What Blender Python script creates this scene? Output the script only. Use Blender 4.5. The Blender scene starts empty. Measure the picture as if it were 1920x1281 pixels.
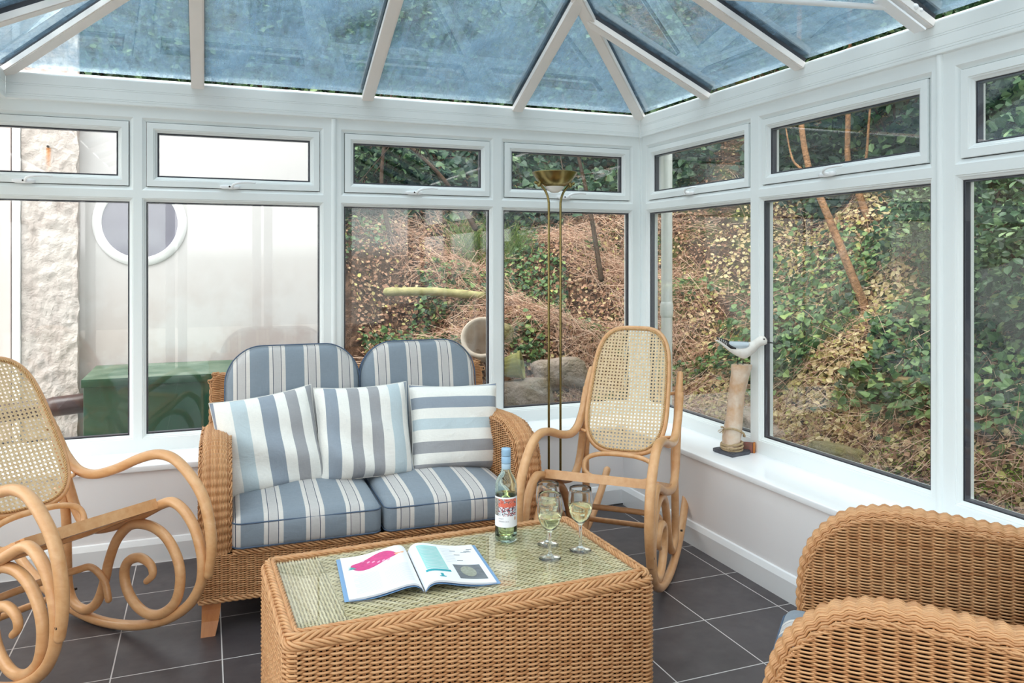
import bpy, math, random
import numpy as np
from mathutils import Vector, Matrix, noise as mnoise
random.seed(7)
RNG = np.random.default_rng(11)
PI = math.pi
SC = bpy.context.scene
COL = SC.collection

# ------------------------------------------------------------------ helpers
def lin(r, g, b):
    o = []
    for c in (r, g, b):
        c /= 255.0
        o.append(c / 12.92 if c <= 0.04045 else ((c + 0.055) / 1.055) ** 2.4)
    return (o[0], o[1], o[2], 1.0)

class MB:
    """collects geometry (numpy) and links it as one mesh object"""
    def __init__(s):
        s.v = []; s.f = []; s.n = 0
    def add(s, verts, faces, smooth=False, mi=0):
        verts = np.asarray(verts, dtype=np.float64).reshape(-1, 3)
        if isinstance(faces, np.ndarray):
            s.f.append((faces + s.n, smooth, mi))
        else:
            by = {}
            for f in faces:
                by.setdefault(len(f), []).append(f)
            for k, L in by.items():
                s.f.append((np.array(L, dtype=np.int64) + s.n, smooth, mi))
        s.v.append(verts); s.n += len(verts)
        return s
    def box(s, x0, x1, y0, y1, z0, z1, mi=0):
        v = [(x, y, z) for x in (x0, x1) for y in (y0, y1) for z in (z0, z1)]
        f = [(0, 1, 3, 2), (4, 6, 7, 5), (0, 4, 5, 1), (2, 3, 7, 6), (0, 2, 6, 4), (1, 5, 7, 3)]
        return s.add(v, f, False, mi)
    def bbox(s, x0, x1, y0, y1, z0, z1, b=0.004, mi=0):
        """box with chamfered edges"""
        h = np.array([x1 - x0, y1 - y0, z1 - z0]) / 2; c = np.array([x0 + x1, y0 + y1, z0 + z1]) / 2
        v, f = rounded_box_arrays(h, min(b, h.min() * .95), 3)
        return s.add(v + c, f, True, mi)
    def beam(s, A, B, w, d, up=(0, 0, 1), off=0.0, mi=0, b=0.0):
        """box from A to B, width w sideways, top at +off along up, depth d below it"""
        A = np.array(A, float); B = np.array(B, float); t = B - A; t /= np.linalg.norm(t)
        up = np.array(up, float); up -= t * (up @ t); up /= np.linalg.norm(up); sd = np.cross(t, up)
        v = []
        for P in (A, B):
            for a in (-w / 2, w / 2):
                for c in (off - d, off):
                    v.append(P + sd * a + up * c)
        f = [(0, 1, 3, 2), (4, 6, 7, 5), (0, 4, 5, 1), (2, 3, 7, 6), (0, 2, 6, 4), (1, 5, 7, 3)]
        return s.add(v, f, False, mi)
    def tubes(s, C, N, r, sides=6, smooth=True, mi=0, flat=1.0, caps=False):
        """many tubes at once: centre lines C[R,N,3], reference normals N[R,N,3], radius r (scalar or [R,N])"""
        C = np.asarray(C, float); N = np.broadcast_to(np.asarray(N, float), C.shape)
        T = np.gradient(C, axis=1); T /= np.linalg.norm(T, axis=2, keepdims=True) + 1e-12
        N = N - T * (N * T).sum(2, keepdims=True); N /= np.linalg.norm(N, axis=2, keepdims=True) + 1e-12
        Bn = np.cross(T, N)
        a = np.arange(sides) * 2 * PI / sides
        r = np.asarray(r, float)
        if r.ndim == 0: r = np.full(C.shape[:2], float(r))
        V = C[:, :, None, :] + r[:, :, None, None] * (np.cos(a)[None, None, :, None] * N[:, :, None, :] + flat * np.sin(a)[None, None, :, None] * Bn[:, :, None, :])
        R, L = C.shape[:2]
        i = np.arange(R)[:, None, None] * L * sides; j = np.arange(L - 1)[None, :, None] * sides; k = np.arange(sides)[None, None, :]; k2 = (k + 1) % sides
        F = np.stack([i + j + k, i + j + k2, i + j + sides + k2, i + j + sides + k], -1).reshape(-1, 4)
        s.add(V.reshape(-1, 3), F, smooth, mi)
        if caps:
            b = s.n - R * L * sides
            caps_f = []
            for q in range(R):
                caps_f.append([b + q * L * sides + m for m in range(sides)][::-1])
                caps_f.append([b + q * L * sides + (L - 1) * sides + m for m in range(sides)])
            s.f.append((np.array(caps_f), False, mi))
        return s
    def tube(s, pts, r, sides=12, up=(0, 0, 1), flat=1.0, roundend=True, mi=0, closed=False, flatr=None):
        """one tube through pts with rounded ends; parallel-transport frame"""
        P = np.asarray(pts, float); n = len(P)
        r = np.asarray(r, float)
        if r.ndim == 0: r = np.full(n, float(r))
        if closed:
            T = np.roll(P, -1, 0) - np.roll(P, 1, 0)
        else:
            T = np.gradient(P, axis=0)
        T /= np.linalg.norm(T, axis=1, keepdims=True) + 1e-12
        N = np.zeros_like(P); u = np.array(up, float)
        if abs(u @ T[0]) > .95: u = np.array([1., 0, 0])
        u = u - T[0] * (u @ T[0]); N[0] = u / np.linalg.norm(u)
        for i in range(1, n):
            u = N[i - 1] - T[i] * (N[i - 1] @ T[i]); N[i] = u / (np.linalg.norm(u) + 1e-12)
        if roundend and not closed:
            ex0 = [P[0] - T[0] * r[0] * q for q in (.98, .8, .45)]; er0 = [r[0] * q for q in (.2, .6, .89)]
            ex1 = [P[-1] + T[-1] * r[-1] * q for q in (.45, .8, .98)]; er1 = [r[-1] * q for q in (.89, .6, .2)]
            P = np.vstack([ex0, P, ex1]); r = np.concatenate([er0, r, er1])
            T = np.vstack([[T[0]] * 3, T, [T[-1]] * 3]); N = np.vstack([[N[0]] * 3, N, [N[-1]] * 3]); n = len(P)
        B = np.cross(T, N); a = np.arange(sides) * 2 * PI / sides
        V = P[:, None, :] + r[:, None, None] * (np.cos(a)[None, :, None] * N[:, None, :] + flat * np.sin(a)[None, :, None] * B[:, None, :])
        m = n if closed else n - 1
        j = np.arange(m)[:, None] * sides; jn = ((np.arange(m) + 1) % n)[:, None] * sides; k = np.arange(sides)[None, :]; k2 = (k + 1) % sides
        F = np.stack([j + k, j + k2, jn + k2, jn + k], -1).reshape(-1, 4)
        base = s.n
        s.add(V.reshape(-1, 3), F, True, mi)
        if not closed:
            s.f.append((np.array([[base + q for q in range(sides)][::-1], [base + (n - 1) * sides + q for q in range(sides)]]), False, mi))
        return s
    def lathe(s, prof, seg=32, c=(0, 0, 0), mi=0, smooth=True, axis=None):
        """prof: list of (r,z)"""
        prof = np.array(prof, float); a = np.arange(seg) * 2 * PI / seg
        V = np.stack([prof[:, 0, None] * np.cos(a), prof[:, 0, None] * np.sin(a), np.repeat(prof[:, 1, None], seg, 1)], -1)
        if axis is not None: V = V @ np.array(axis).T
        V = V + np.array(c)
        n = len(prof); j = np.arange(n - 1)[:, None] * seg; k = np.arange(seg)[None, :]; k2 = (k + 1) % seg
        F = np.stack([j + k, j + k2, j + seg + k2, j + seg + k], -1).reshape(-1, 4)
        return s.add(V.reshape(-1, 3), F, smooth, mi)
    def grid(s, P, smooth=True, mi=0, flip=False, wrapu=False):
        P = np.asarray(P, float); a, b = P.shape[:2]
        m = a if wrapu else a - 1
        i = np.arange(m)[:, None] * b; i2 = ((np.arange(m) + 1) % a)[:, None] * b; j = np.arange(b - 1)[None, :]
        F = np.stack([i + j, i2 + j, i2 + j + 1, i + j + 1], -1).reshape(-1, 4)
        if flip: F = F[:, ::-1]
        return s.add(P.reshape(-1, 3), F, smooth, mi)
    def prism(s, poly, z0, z1, mi=0):
        """poly: 2D outline extruded in z"""
        n = len(poly); v = [(p[0], p[1], z0) for p in poly] + [(p[0], p[1], z1) for p in poly]
        f = [tuple(range(n))[::-1], tuple(range(n, 2 * n))] + [(i, (i + 1) % n, n + (i + 1) % n, n + i) for i in range(n)]
        return s.add(v, f, False, mi)
    def xform(s, M):
        M = np.array(M); s.v = [v @ M[:3, :3].T + M[:3, 3] for v in s.v]; return s
    def build(s, name, mats, parent=None, **kw):
        me = bpy.data.meshes.new(name)
        V = np.concatenate(s.v)
        me.vertices.add(len(V)); me.vertices.foreach_set('co', V.astype(np.float32).ravel())
        tot = sum(len(f) for f, _, _ in s.f); loops = sum(f.size for f, _, _ in s.f)
        me.loops.add(loops); me.polygons.add(tot)
        li = np.concatenate([f.ravel() for f, _, _ in s.f]).astype(np.int32)
        ls = []; lt = []; sm = []; mi = []; o = 0
        for f, smo, m in s.f:
            k = f.shape[1]; ls.append(o + np.arange(len(f)) * k); o += f.size
            sm.append(np.full(len(f), smo)); mi.append(np.full(len(f), m))
        me.loops.foreach_set('vertex_index', li)
        me.polygons.foreach_set('loop_start', np.concatenate(ls).astype(np.int32))
        me.polygons.foreach_set('use_smooth', np.concatenate(sm))
        me.polygons.foreach_set('material_index', np.concatenate(mi).astype(np.int32))
        me.update(calc_edges=True); me.validate()
        if not isinstance(mats, (list, tuple)): mats = [mats]
        for m in mats: me.materials.append(m)
        ob = bpy.data.objects.new(name, me); COL.objects.link(ob)
        if parent is not None: ob.parent = parent
        for k, v in kw.items(): ob[k] = v
        return ob

def rounded_box_arrays(h, r, n=4):
    """surface of a box with half sizes h and corner radius r"""
    h = np.array(h, float)
    V = []; F = []; base = 0
    g = []
    for k in range(3):
        inner = h[k] - r
        e = np.array([math.sin(q) for q in np.linspace(0, PI / 4, n)]) / math.sin(PI / 4) * r
        mid = np.linspace(-inner, inner, max(2, int(inner / .03) + 2))
        g.append(np.concatenate([-inner - e[::-1][:-1], mid, inner + e[1:]]))
    for ax in range(3):
        a, b = [(1, 2), (2, 0), (0, 1)][ax]
        for sg in (-1, 1):
            A, B = np.meshgrid(g[a], g[b], indexing='ij')
            P = np.zeros(A.shape + (3,)); P[..., a] = A; P[..., b] = B; P[..., ax] = sg * h[ax]
            inn = np.clip(P, -(h - r), h - r); d = P - inn; d /= np.linalg.norm(d, axis=-1, keepdims=True) + 1e-12
            Q = inn + d * r
            m, q = A.shape
            i = np.arange(m - 1)[:, None] * q; j = np.arange(q - 1)[None, :]
            f = np.stack([i + j, i + q + j, i + q + j + 1, i + j + 1], -1).reshape(-1, 4)
            if sg < 0: f = f[:, ::-1]
            V.append(Q.reshape(-1, 3)); F.append(f + base); base += m * q
    return np.concatenate(V), np.concatenate(F)

def catmull(P, n=8, closed=False):
    P = [np.array(p, float) for p in P]; m = len(P); out = []
    rng = range(m) if closed else range(m - 1)
    for i in rng:
        if closed: a, b, c, d = P[(i - 1) % m], P[i], P[(i + 1) % m], P[(i + 2) % m]
        else: a, b, c, d = P[max(i - 1, 0)], P[i], P[i + 1], P[min(i + 2, m - 1)]
        for k in range(n):
            t = k / n
            out.append(.5 * ((2 * b) + (c - a) * t + (2 * a - 5 * b + 4 * c - d) * t * t + (-a + 3 * b - 3 * c + d) * t ** 3))
    if not closed: out.append(P[-1])
    return np.array(out)

def resample(P, step=None, n=None, closed=False):
    P = np.asarray(P, float)
    if closed: P = np.vstack([P, P[:1]])
    L = np.concatenate([[0], np.cumsum(np.linalg.norm(np.diff(P, axis=0), axis=1))])
    if n is None: n = max(2, int(round(L[-1] / step)) + 1)
    t = np.linspace(0, L[-1], n)
    Q = np.stack([np.interp(t, L, P[:, k]) for k in range(P.shape[1])], -1)
    if closed: Q = Q[:-1]; t = t[:-1]
    return Q, t

def thing(name, label, cat, loc=(0, 0, 0), rz=0.0, group=None, kind=None):
    o = bpy.data.objects.new(name, None); COL.objects.link(o)
    o.empty_display_size = .05; o.location = loc; o.rotation_euler = (0, 0, rz)
    o['label'] = label
    if cat: o['category'] = cat
    if group: o['group'] = group
    if kind: o['kind'] = kind
    return o
def tag(o, label, cat=None, group=None, kind=None):
    o['label'] = label
    if cat: o['category'] = cat
    if group: o['group'] = group
    if kind: o['kind'] = kind
    return o
def copy_tree(o, parent=None):
    c = o.copy(); COL.objects.link(c)
    if parent is not None: c.parent = parent
    for ch in list(o.children): copy_tree(ch, c)
    return c

# ------------------------------------------------------------------ materials
def new_mat(name):
    m = bpy.data.materials.new(name); m.use_nodes = True
    nt = m.node_tree; nt.nodes.clear()
    out = nt.nodes.new('ShaderNodeOutputMaterial')
    return m, nt, out
def N(nt, typ, **kw):
    n = nt.nodes.new(typ)
    for k, v in kw.items():
        if k.startswith('i_'):
            key = k[2:]
            n.inputs[int(key) if key.isdigit() else key.replace('_', ' ')].default_value = v
        else: setattr(n, k, v)
    return n
def math_(nt, op, a, b=None, c=None, clamp=False):
    n = nt.nodes.new('ShaderNodeMath'); n.operation = op; n.use_clamp = clamp
    for i, q in enumerate((a, b, c)):
        if q is None: continue
        if isinstance(q, (int, float)): n.inputs[i].default_value = q
        else: nt.links.new(q, n.inputs[i])
    return n.outputs[0]
def mixc(nt, fac, a, b, blend='MIX'):
    n = nt.nodes.new('ShaderNodeMix'); n.data_type = 'RGBA'; n.blend_type = blend
    for sock, q in ((n.inputs[0], fac), (n.inputs[6], a), (n.inputs[7], b)):
        if isinstance(q, (int, float)): sock.default_value = q
        elif isinstance(q, tuple): sock.default_value = q
        else: nt.links.new(q, sock)
    return n.outputs[2]
def ramp(nt, fac, stops, interp='LINEAR'):
    n = nt.nodes.new('ShaderNodeValToRGB'); cr = n.color_ramp; cr.interpolation = interp
    while len(cr.elements) < len(stops): cr.elements.new(.5)
    for e, (p, c) in zip(cr.elements, stops): e.position = p; e.color = c
    if fac is not None: nt.links.new(fac, n.inputs[0])
    return n.outputs[0]
def pbsdf(nt, out, color, rough=.5, spec=.5, metal=0.0, normal=None, coat=0.0, **kw):
    p = nt.nodes.new('ShaderNodeBsdfPrincipled')
    if isinstance(color, tuple): p.inputs['Base Color'].default_value = color
    else: nt.links.new(color, p.inputs['Base Color'])
    if isinstance(rough, (int, float)): p.inputs['Roughness'].default_value = rough
    else: nt.links.new(rough, p.inputs['Roughness'])
    p.inputs['Specular IOR Level'].default_value = spec; p.inputs['Metallic'].default_value = metal
    p.inputs['Coat Weight'].default_value = coat; p.inputs['Coat Roughness'].default_value = .15
    for k, v in kw.items(): p.inputs[k.replace('_', ' ')].default_value = v
    if normal is not None: nt.links.new(normal, p.inputs['Normal'])
    if out is not None: nt.links.new(p.outputs[0], out.inputs[0])
    return p
def coords(nt, kind='Object', scale=None, rot=None):
    tc = nt.nodes.new('ShaderNodeTexCoord'); o = tc.outputs[kind]
    if scale is not None or rot is not None:
        mp = nt.nodes.new('ShaderNodeMapping'); nt.links.new(o, mp.inputs[0])
        if scale is not None: mp.inputs['Scale'].default_value = scale
        if rot is not None: mp.inputs['Rotation'].default_value = rot
        o = mp.outputs[0]
    return o
def noise_t(nt, vec, scale, detail=4, rough=.55, dist=0.0):
    n = nt.nodes.new('ShaderNodeTexNoise'); n.inputs['Scale'].default_value = scale; n.inputs['Detail'].default_value = detail
    n.inputs['Roughness'].default_value = rough; n.inputs['Distortion'].default_value = dist
    if vec is not None: nt.links.new(vec, n.inputs['Vector'])
    return n.outputs[0]
def bump(nt, h, strength=.3, dist=.01):
    b = nt.nodes.new('ShaderNodeBump'); b.inputs['Strength'].default_value = strength; b.inputs['Distance'].default_value = dist
    nt.links.new(h, b.inputs['Height']); return b.outputs[0]
def sep(nt, vec):
    n = nt.nodes.new('ShaderNodeSeparateXYZ'); nt.links.new(vec, n.inputs[0]); return n.outputs

def simple(name, col, rough=.5, spec=.5, metal=0.0, nz=None, bmp=None, coat=0.0):
    m, nt, out = new_mat(name); c = col; nrm = None
    if nz:
        f = noise_t(nt, coords(nt), nz[0], 5); c = ramp(nt, f, [(.3, col), (.7, nz[1])])
    if bmp:
        nrm = bump(nt, noise_t(nt, coords(nt), bmp[0], 5), bmp[1], bmp[2])
    pbsdf(nt, out, c, rough, spec, metal, nrm, coat); return m

M = {}
M['upvc'] = simple('white_upvc', lin(237, 241, 241), .28, .5, nz=(3., lin(233, 238, 238)))
M['upvc_old'] = simple('white_upvc_cap', lin(238, 231, 227), .35, .5, nz=(6., lin(232, 227, 223)))
M['gasket'] = simple('black_gasket', lin(38, 38, 46), .45)
M['spacer'] = simple('grey_spacer', lin(70, 70, 82), .35, .6)
M['wallpaint'] = simple('grey_wall_paint', lin(241, 238, 239), .75, .3, nz=(1.3, lin(244, 241, 242)), bmp=(220., .08, .002))
M['gloss_white'] = simple('gloss_white_paint', lin(244, 245, 247), .25, .5)
M['sill'] = simple('white_sill_board', lin(246, 247, 250), .18, .5)
M['render_white'] = simple('white_render', lin(240, 236, 234), .8, .2, nz=(.9, lin(232, 224, 220)), bmp=(60., .15, .004))
M['dark_metal'] = simple('dark_screw', lin(60, 55, 50), .4, .5, .8)
M['brass'] = simple('antique_brass', lin(132, 118, 76), .26, .5, 1.0, nz=(9., lin(150, 134, 88)))
M['slate'] = simple('slate', lin(92, 92, 98), .6, .3, nz=(18., lin(70, 70, 78)), bmp=(30., .5, .006))
M['black_plastic'] = simple('black_paint', lin(28, 27, 30), .5)
M['frosted'] = simple('frosted_glass', lin(235, 232, 225), .5, .5)
M['capping'] = simple('mossy_outer_capping', lin(92, 92, 84), .8, .2, nz=(30., lin(58, 62, 48)))

def stain_wall():
    # white exterior render with damp stains of its own
    m, nt, out = new_mat('stained_white_render')
    co = coords(nt); x, y, z = sep(nt, co)
    n1 = noise_t(nt, co, 1.6, 5, .6); n2 = noise_t(nt, co, 9., 4)
    f = math_(nt, 'MULTIPLY', ramp(nt, n1, [(.42, (0, 0, 0, 1)), (.56, (1, 1, 1, 1))]), ramp(nt, math_(nt, 'MULTIPLY', z, .6), [(0., (1, 1, 1, 1)), (.5, (1, 1, 1, 1)), (.85, (0, 0, 0, 1))]))
    nt.nodes[-1]
    c = mixc(nt, math_(nt, 'MULTIPLY', f, .8), lin(198, 196, 197), lin(176, 162, 158))
    c = mixc(nt, math_(nt, 'MULTIPLY', n2, .15), c, lin(188, 181, 178))
    pbsdf(nt, out, c, .8, .2, normal=bump(nt, noise_t(nt, co, 70., 4), .12, .003)); return m
M['render_stained'] = stain_wall()

def roughcast():
    m, nt, out = new_mat('roughcast')
    co = coords(nt); n = noise_t(nt, co, 28., 6, .6, .4)
    c = ramp(nt, noise_t(nt, co, 5., 5), [(.35, lin(204, 196, 191)), (.7, lin(180, 168, 163))])
    # rust run below a nail
    x, y, z = sep(nt, co)
    dx = math_(nt, 'ABSOLUTE', math_(nt, 'SUBTRACT', x, -.008)); dz = math_(nt, 'SUBTRACT', 2.06, z)
    inside = math_(nt, 'MULTIPLY', math_(nt, 'LESS_THAN', dx, .016), math_(nt, 'GREATER_THAN', dz, 0.0))
    fall = math_(nt, 'SUBTRACT', 1.0, math_(nt, 'DIVIDE', dz, .16), clamp=True)
    side = math_(nt, 'SUBTRACT', 1.0, math_(nt, 'DIVIDE', dx, .016), clamp=True)
    fr = math_(nt, 'MULTIPLY', math_(nt, 'MULTIPLY', inside, fall), math_(nt, 'POWER', side, .6))
    c = mixc(nt, fr, c, lin(214, 132, 48))
    pbsdf(nt, out, c, .9, .1, normal=bump(nt, n, .9, .02)); return m
M['roughcast'] = roughcast()

def window_glass(name, tint=(.93, .955, .95, 1), dirt=.05, dirt_scale=2.2, refl=1.0, dcol=(.55, .55, .6, 1)):
    m, nt, out = new_mat(name)
    geo = N(nt, 'ShaderNodeNewGeometry')
    ior = math_(nt, 'SUBTRACT', 1.52, math_(nt, 'MULTIPLY', geo.outputs['Backfacing'], 1.52 - 1 / 1.52))
    fr = N(nt, 'ShaderNodeFresnel'); nt.links.new(ior, fr.inputs['IOR'])
    tr = N(nt, 'ShaderNodeBsdfTransparent'); tr.inputs[0].default_value = tint
    gl = N(nt, 'ShaderNodeBsdfGlossy'); gl.inputs['Roughness'].default_value = 0.0; gl.inputs['Color'].default_value = (1, 1, 1, 1)
    mx = N(nt, 'ShaderNodeMixShader')
    nt.links.new(math_(nt, 'MULTIPLY', fr.outputs[0], refl, clamp=True), mx.inputs[0]); nt.links.new(tr.outputs[0], mx.inputs[1]); nt.links.new(gl.outputs[0], mx.inputs[2])
    co = coords(nt, 'Object', (1, 1, .45))
    d = ramp(nt, noise_t(nt, co, dirt_scale, 6, .62), [(.46, (0, 0, 0, 1)), (.75, (1, 1, 1, 1))])
    df = N(nt, 'ShaderNodeBsdfDiffuse'); df.inputs[0].default_value = dcol
    tl = N(nt, 'ShaderNodeBsdfTranslucent'); tl.inputs[0].default_value = dcol
    ad = N(nt, 'ShaderNodeMixShader'); ad.inputs[0].default_value = .5
    nt.links.new(df.outputs[0], ad.inputs[1]); nt.links.new(tl.outputs[0], ad.inputs[2])
    m2 = N(nt, 'ShaderNodeMixShader'); nt.links.new(math_(nt, 'MULTIPLY', d, dirt), m2.inputs[0])
    nt.links.new(mx.outputs[0], m2.inputs[1]); nt.links.new(ad.outputs[0], m2.inputs[2])
    nt.links.new(m2.outputs[0], out.inputs[0]); return m
M['glass'] = window_glass('window_glass')
M['tabletop_glass'] = window_glass('table_glass', (.985, .985, .975, 1), 0.0)
def roof_glass():
    m, nt, out = new_mat('blue_roof_glass')
    geo = N(nt, 'ShaderNodeNewGeometry')
    ior = math_(nt, 'SUBTRACT', 1.6, math_(nt, 'MULTIPLY', geo.outputs['Backfacing'], 1.6 - 1 / 1.6))
    fr = N(nt, 'ShaderNodeFresnel'); nt.links.new(ior, fr.inputs['IOR'])
    tr = N(nt, 'ShaderNodeBsdfTransparent'); tr.inputs[0].default_value = (.86, .93, .96, 1)
    gl = N(nt, 'ShaderNodeBsdfGlossy'); gl.inputs['Roughness'].default_value = 0.0; gl.inputs['Color'].default_value = (.85, .95, 1, 1)
    mx = N(nt, 'ShaderNodeMixShader'); nt.links.new(math_(nt, 'MULTIPLY', fr.outputs[0], 2.6, clamp=True), mx.inputs[0])
    nt.links.new(tr.outputs[0], mx.inputs[1]); nt.links.new(gl.outputs[0], mx.inputs[2])
    co = coords(nt, 'Object')
    n1 = noise_t(nt, co, 2.4, 8, .68, .6); n2 = noise_t(nt, coords(nt, 'Object', (14, 2.2, 2.2)), 3.2, 7, .7, .2); n3 = noise_t(nt, co, 26., 6, .75)
    a = math_(nt, 'ADD', math_(nt, 'MULTIPLY', n1, .5), math_(nt, 'ADD', math_(nt, 'MULTIPLY', n2, .25), math_(nt, 'MULTIPLY', n3, .25)))
    f = ramp(nt, a, [(.40, (.04, .04, .04, 1)), (.47, (.20, .20, .20, 1)), (.53, (.42, .42, .42, 1)), (.62, (.80, .80, .80, 1))])
    df = N(nt, 'ShaderNodeBsdfDiffuse'); df.inputs[0].default_value = (.24, .32, .40, 1)
    tl = N(nt, 'ShaderNodeBsdfTranslucent'); tl.inputs[0].default_value = (.17, .28, .38, 1)
    ad = N(nt, 'ShaderNodeMixShader'); ad.inputs[0].default_value = .55
    nt.links.new(df.outputs[0], ad.inputs[1]); nt.links.new(tl.outputs[0], ad.inputs[2])
    m2 = N(nt, 'ShaderNodeMixShader'); nt.links.new(f, m2.inputs[0])
    nt.links.new(mx.outputs[0], m2.inputs[1]); nt.links.new(ad.outputs[0], m2.inputs[2])
    nt.links.new(m2.outputs[0], out.inputs[0]); return m
M['roof_glass'] = roof_glass()

def clear_glass(name, col, rough=0.0, ior=1.5):
    m, nt, out = new_mat(name)
    g = N(nt, 'ShaderNodeBsdfGlass'); g.inputs['Color'].default_value = col; g.inputs['Roughness'].default_value = rough; g.inputs['IOR'].default_value = ior
    nt.links.new(g.outputs[0], out.inputs[0]); return m
M['drink_glass'] = clear_glass('drinking_glass', (.985, .99, .99, 1))
M['bottle_glass'] = clear_glass('pale_green_bottle_glass', (.93, .985, .965, 1))
M['wine'] = clear_glass('white_wine', (.975, .97, .83, 1), ior=1.34)

def wicker(name, a, b, c, rough=.42):
    m, nt, out = new_mat(name)
    geo = N(nt, 'ShaderNodeNewGeometry')
    r = ramp(nt, geo.outputs['Random Per Island'], [(0, a), (.5, b), (1, c)])
    n = noise_t(nt, coords(nt), 38., 4, .6)
    col = mixc(nt, math_(nt, 'MULTIPLY', n, .55), r, (a[0] * .55, a[1] * .48, a[2] * .42, 1))
    col = mixc(nt, .0, col, b)
    pbsdf(nt, out, col, rough, .45, normal=bump(nt, noise_t(nt, coords(nt), 260., 2), .1, .001)); return m
M['wicker'] = wicker('honey_wicker', lin(202, 148, 100), lin(220, 170, 122), lin(182, 126, 80))
M['wicker_dark'] = simple('wicker_shadow_lining', lin(44, 26, 14), .8, .2)  # added dark sheet behind the weave, paints the shade in its gaps
M['seagrass'] = wicker('greenish_rattan_top', lin(232, 218, 176), lin(240, 228, 190), lin(214, 198, 152), .5)
M['seagrass_under'] = simple('rattan_under', lin(80, 70, 42), .8, .2)

def wood(name, a, b, scale=(6, 60, 60), rough=.35, coat=.15):
    m, nt, out = new_mat(name)
    co = coords(nt, 'Object', scale)
    n = noise_t(nt, co, 1.0, 6, .62, .3); n2 = noise_t(nt, coords(nt), 7., 4)
    c = ramp(nt, n, [(.3, a), (.7, b)])
    c = mixc(nt, math_(nt, 'MULTIPLY', n2, .35), c, (a[0] * .8, a[1] * .7, a[2] * .58, 1))
    pbsdf(nt, out, c, rough, .45, coat=coat, normal=bump(nt, n, .06, .002)); return m
M['bentwood'] = wood('beech_bentwood', lin(204, 150, 100), lin(224, 178, 132), (9, 30, 30))
M['cane'] = simple('pale_cane', lin(226, 204, 168), .5, .4, nz=(60., lin(208, 180, 138)))
M['cane_edge'] = simple('cane_binding', lin(214, 178, 130), .5, .4, nz=(90., lin(190, 148, 98)), bmp=(300., .4, .002))
M['teak'] = wood('teak_foot', lin(176, 104, 48), lin(204, 136, 74), (30, 30, 8), .35)

def tile_floor():
    m, nt, out = new_mat('dark_floor_tiles')
    co = coords(nt); x, y, z = sep(nt, co)
    T = .34; g = .0042
    def cell(c, off):
        t = math_(nt, 'DIVIDE', math_(nt, 'SUBTRACT', c, off), T)
        fr = math_(nt, 'FRACT', t)
        d = math_(nt, 'MINIMUM', fr, math_(nt, 'SUBTRACT', 1.0, fr))
        return math_(nt, 'LESS_THAN', d, g / T / 2), math_(nt, 'FLOOR', t)
    gx, ix = cell(x, TX); gy, iy = cell(y, TY)
    gr = math_(nt, 'MAXIMUM', gx, gy)
    cmb = N(nt, 'ShaderNodeCombineXYZ'); nt.links.new(ix, cmb.inputs[0]); nt.links.new(iy, cmb.inputs[1])
    wn = N(nt, 'ShaderNodeTexWhiteNoise'); wn.noise_dimensions = '2D'; nt.links.new(cmb.outputs[0], wn.inputs['Vector'])
    n = noise_t(nt, co, 7., 6, .6)
    base = ramp(nt, n, [(.3, lin(62, 56, 58)), (.7, lin(82, 76, 77))])
    base = mixc(nt, math_(nt, 'MULTIPLY', wn.outputs['Value'], .3), base, lin(74, 68, 72))
    c = mixc(nt, gr, base, lin(196, 190, 188))
    ro = math_(nt, 'ADD', .30, math_(nt, 'MULTIPLY', noise_t(nt, co, 22., 5), .22))
    ro = math_(nt, 'MAXIMUM', ro, math_(nt, 'MULTIPLY', gr, .9))
    pbsdf(nt, out, c, ro, .5, normal=bump(nt, math_(nt, 'SUBTRACT', math_(nt, 'MULTIPLY', noise_t(nt, co, 60., 4), .12), gr), .25, .002)); return m
TX, TY = .261, .320
M['tiles'] = tile_floor()

def fabric_bump(nt, sc=900.):
    n = noise_t(nt, coords(nt), 420., 3, .7); n2 = noise_t(nt, coords(nt), 9., 4, .55)
    return n, n2
def stripe_fabric(name, axis, period, stops, offset=0.0, folds=.25, rough=.85):
    """stripes of woven colour along a local axis; stops=(pos 0..1, colour)"""
    m, nt, out = new_mat(name)
    co = coords(nt); s = sep(nt, co)[axis]
    t = math_(nt, 'DIVIDE', math_(nt, 'SUBTRACT', s, offset), period)
    if folds is not None: t = math_(nt, 'ADD', t, math_(nt, 'MULTIPLY', math_(nt, 'SUBTRACT', noise_t(nt, co, 4., 2), .5), .02))
    t = math_(nt, 'FRACT', t)
    c = ramp(nt, t, stops, 'CONSTANT')
    th1 = noise_t(nt, coords(nt, 'Object', (1600, 60, 60)), 1., 2); th2 = noise_t(nt, coords(nt, 'Object', (60, 60, 1600)), 1., 2)
    th = math_(nt, 'MULTIPLY', math_(nt, 'ADD', th1, th2), .5)
    c = mixc(nt, math_(nt, 'MULTIPLY', ramp(nt, th, [(.38, (1, 1, 1, 1)), (.6, (0, 0, 0, 1))]), .28), c, mixc(nt, 1.0, c, (.62, .62, .66, 1), 'MULTIPLY'))
    h = math_(nt, 'ADD', math_(nt, 'MULTIPLY', noise_t(nt, co, 11., 3, .5, .8), 1.0), math_(nt, 'MULTIPLY', noise_t(nt, co, 500., 2), .03))
    pbsdf(nt, out, c, rough, .15, normal=bump(nt, h, folds or .2, .02), Sheen_Weight=.15); return m
BLU = lin(133, 143, 153); CRM = lin(212, 206, 200); GRC = lin(192, 188, 186); LIN_ = lin(78, 84, 100)
SOFA_STOPS = [(0, BLU), (.50, CRM), (.585, LIN_), (.60, CRM), (.615, GRC), (.735, GRC), (.75, CRM), (.84, LIN_), (.855, CRM), (.955, CRM), (.96, BLU)]
SOFA_STOPS = [(0, BLU), (.48, CRM), (.58, LIN_), (.598, CRM), (.61, GRC), (.80, CRM), (.812, LIN_), (.83, CRM), (.94, BLU)]
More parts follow.
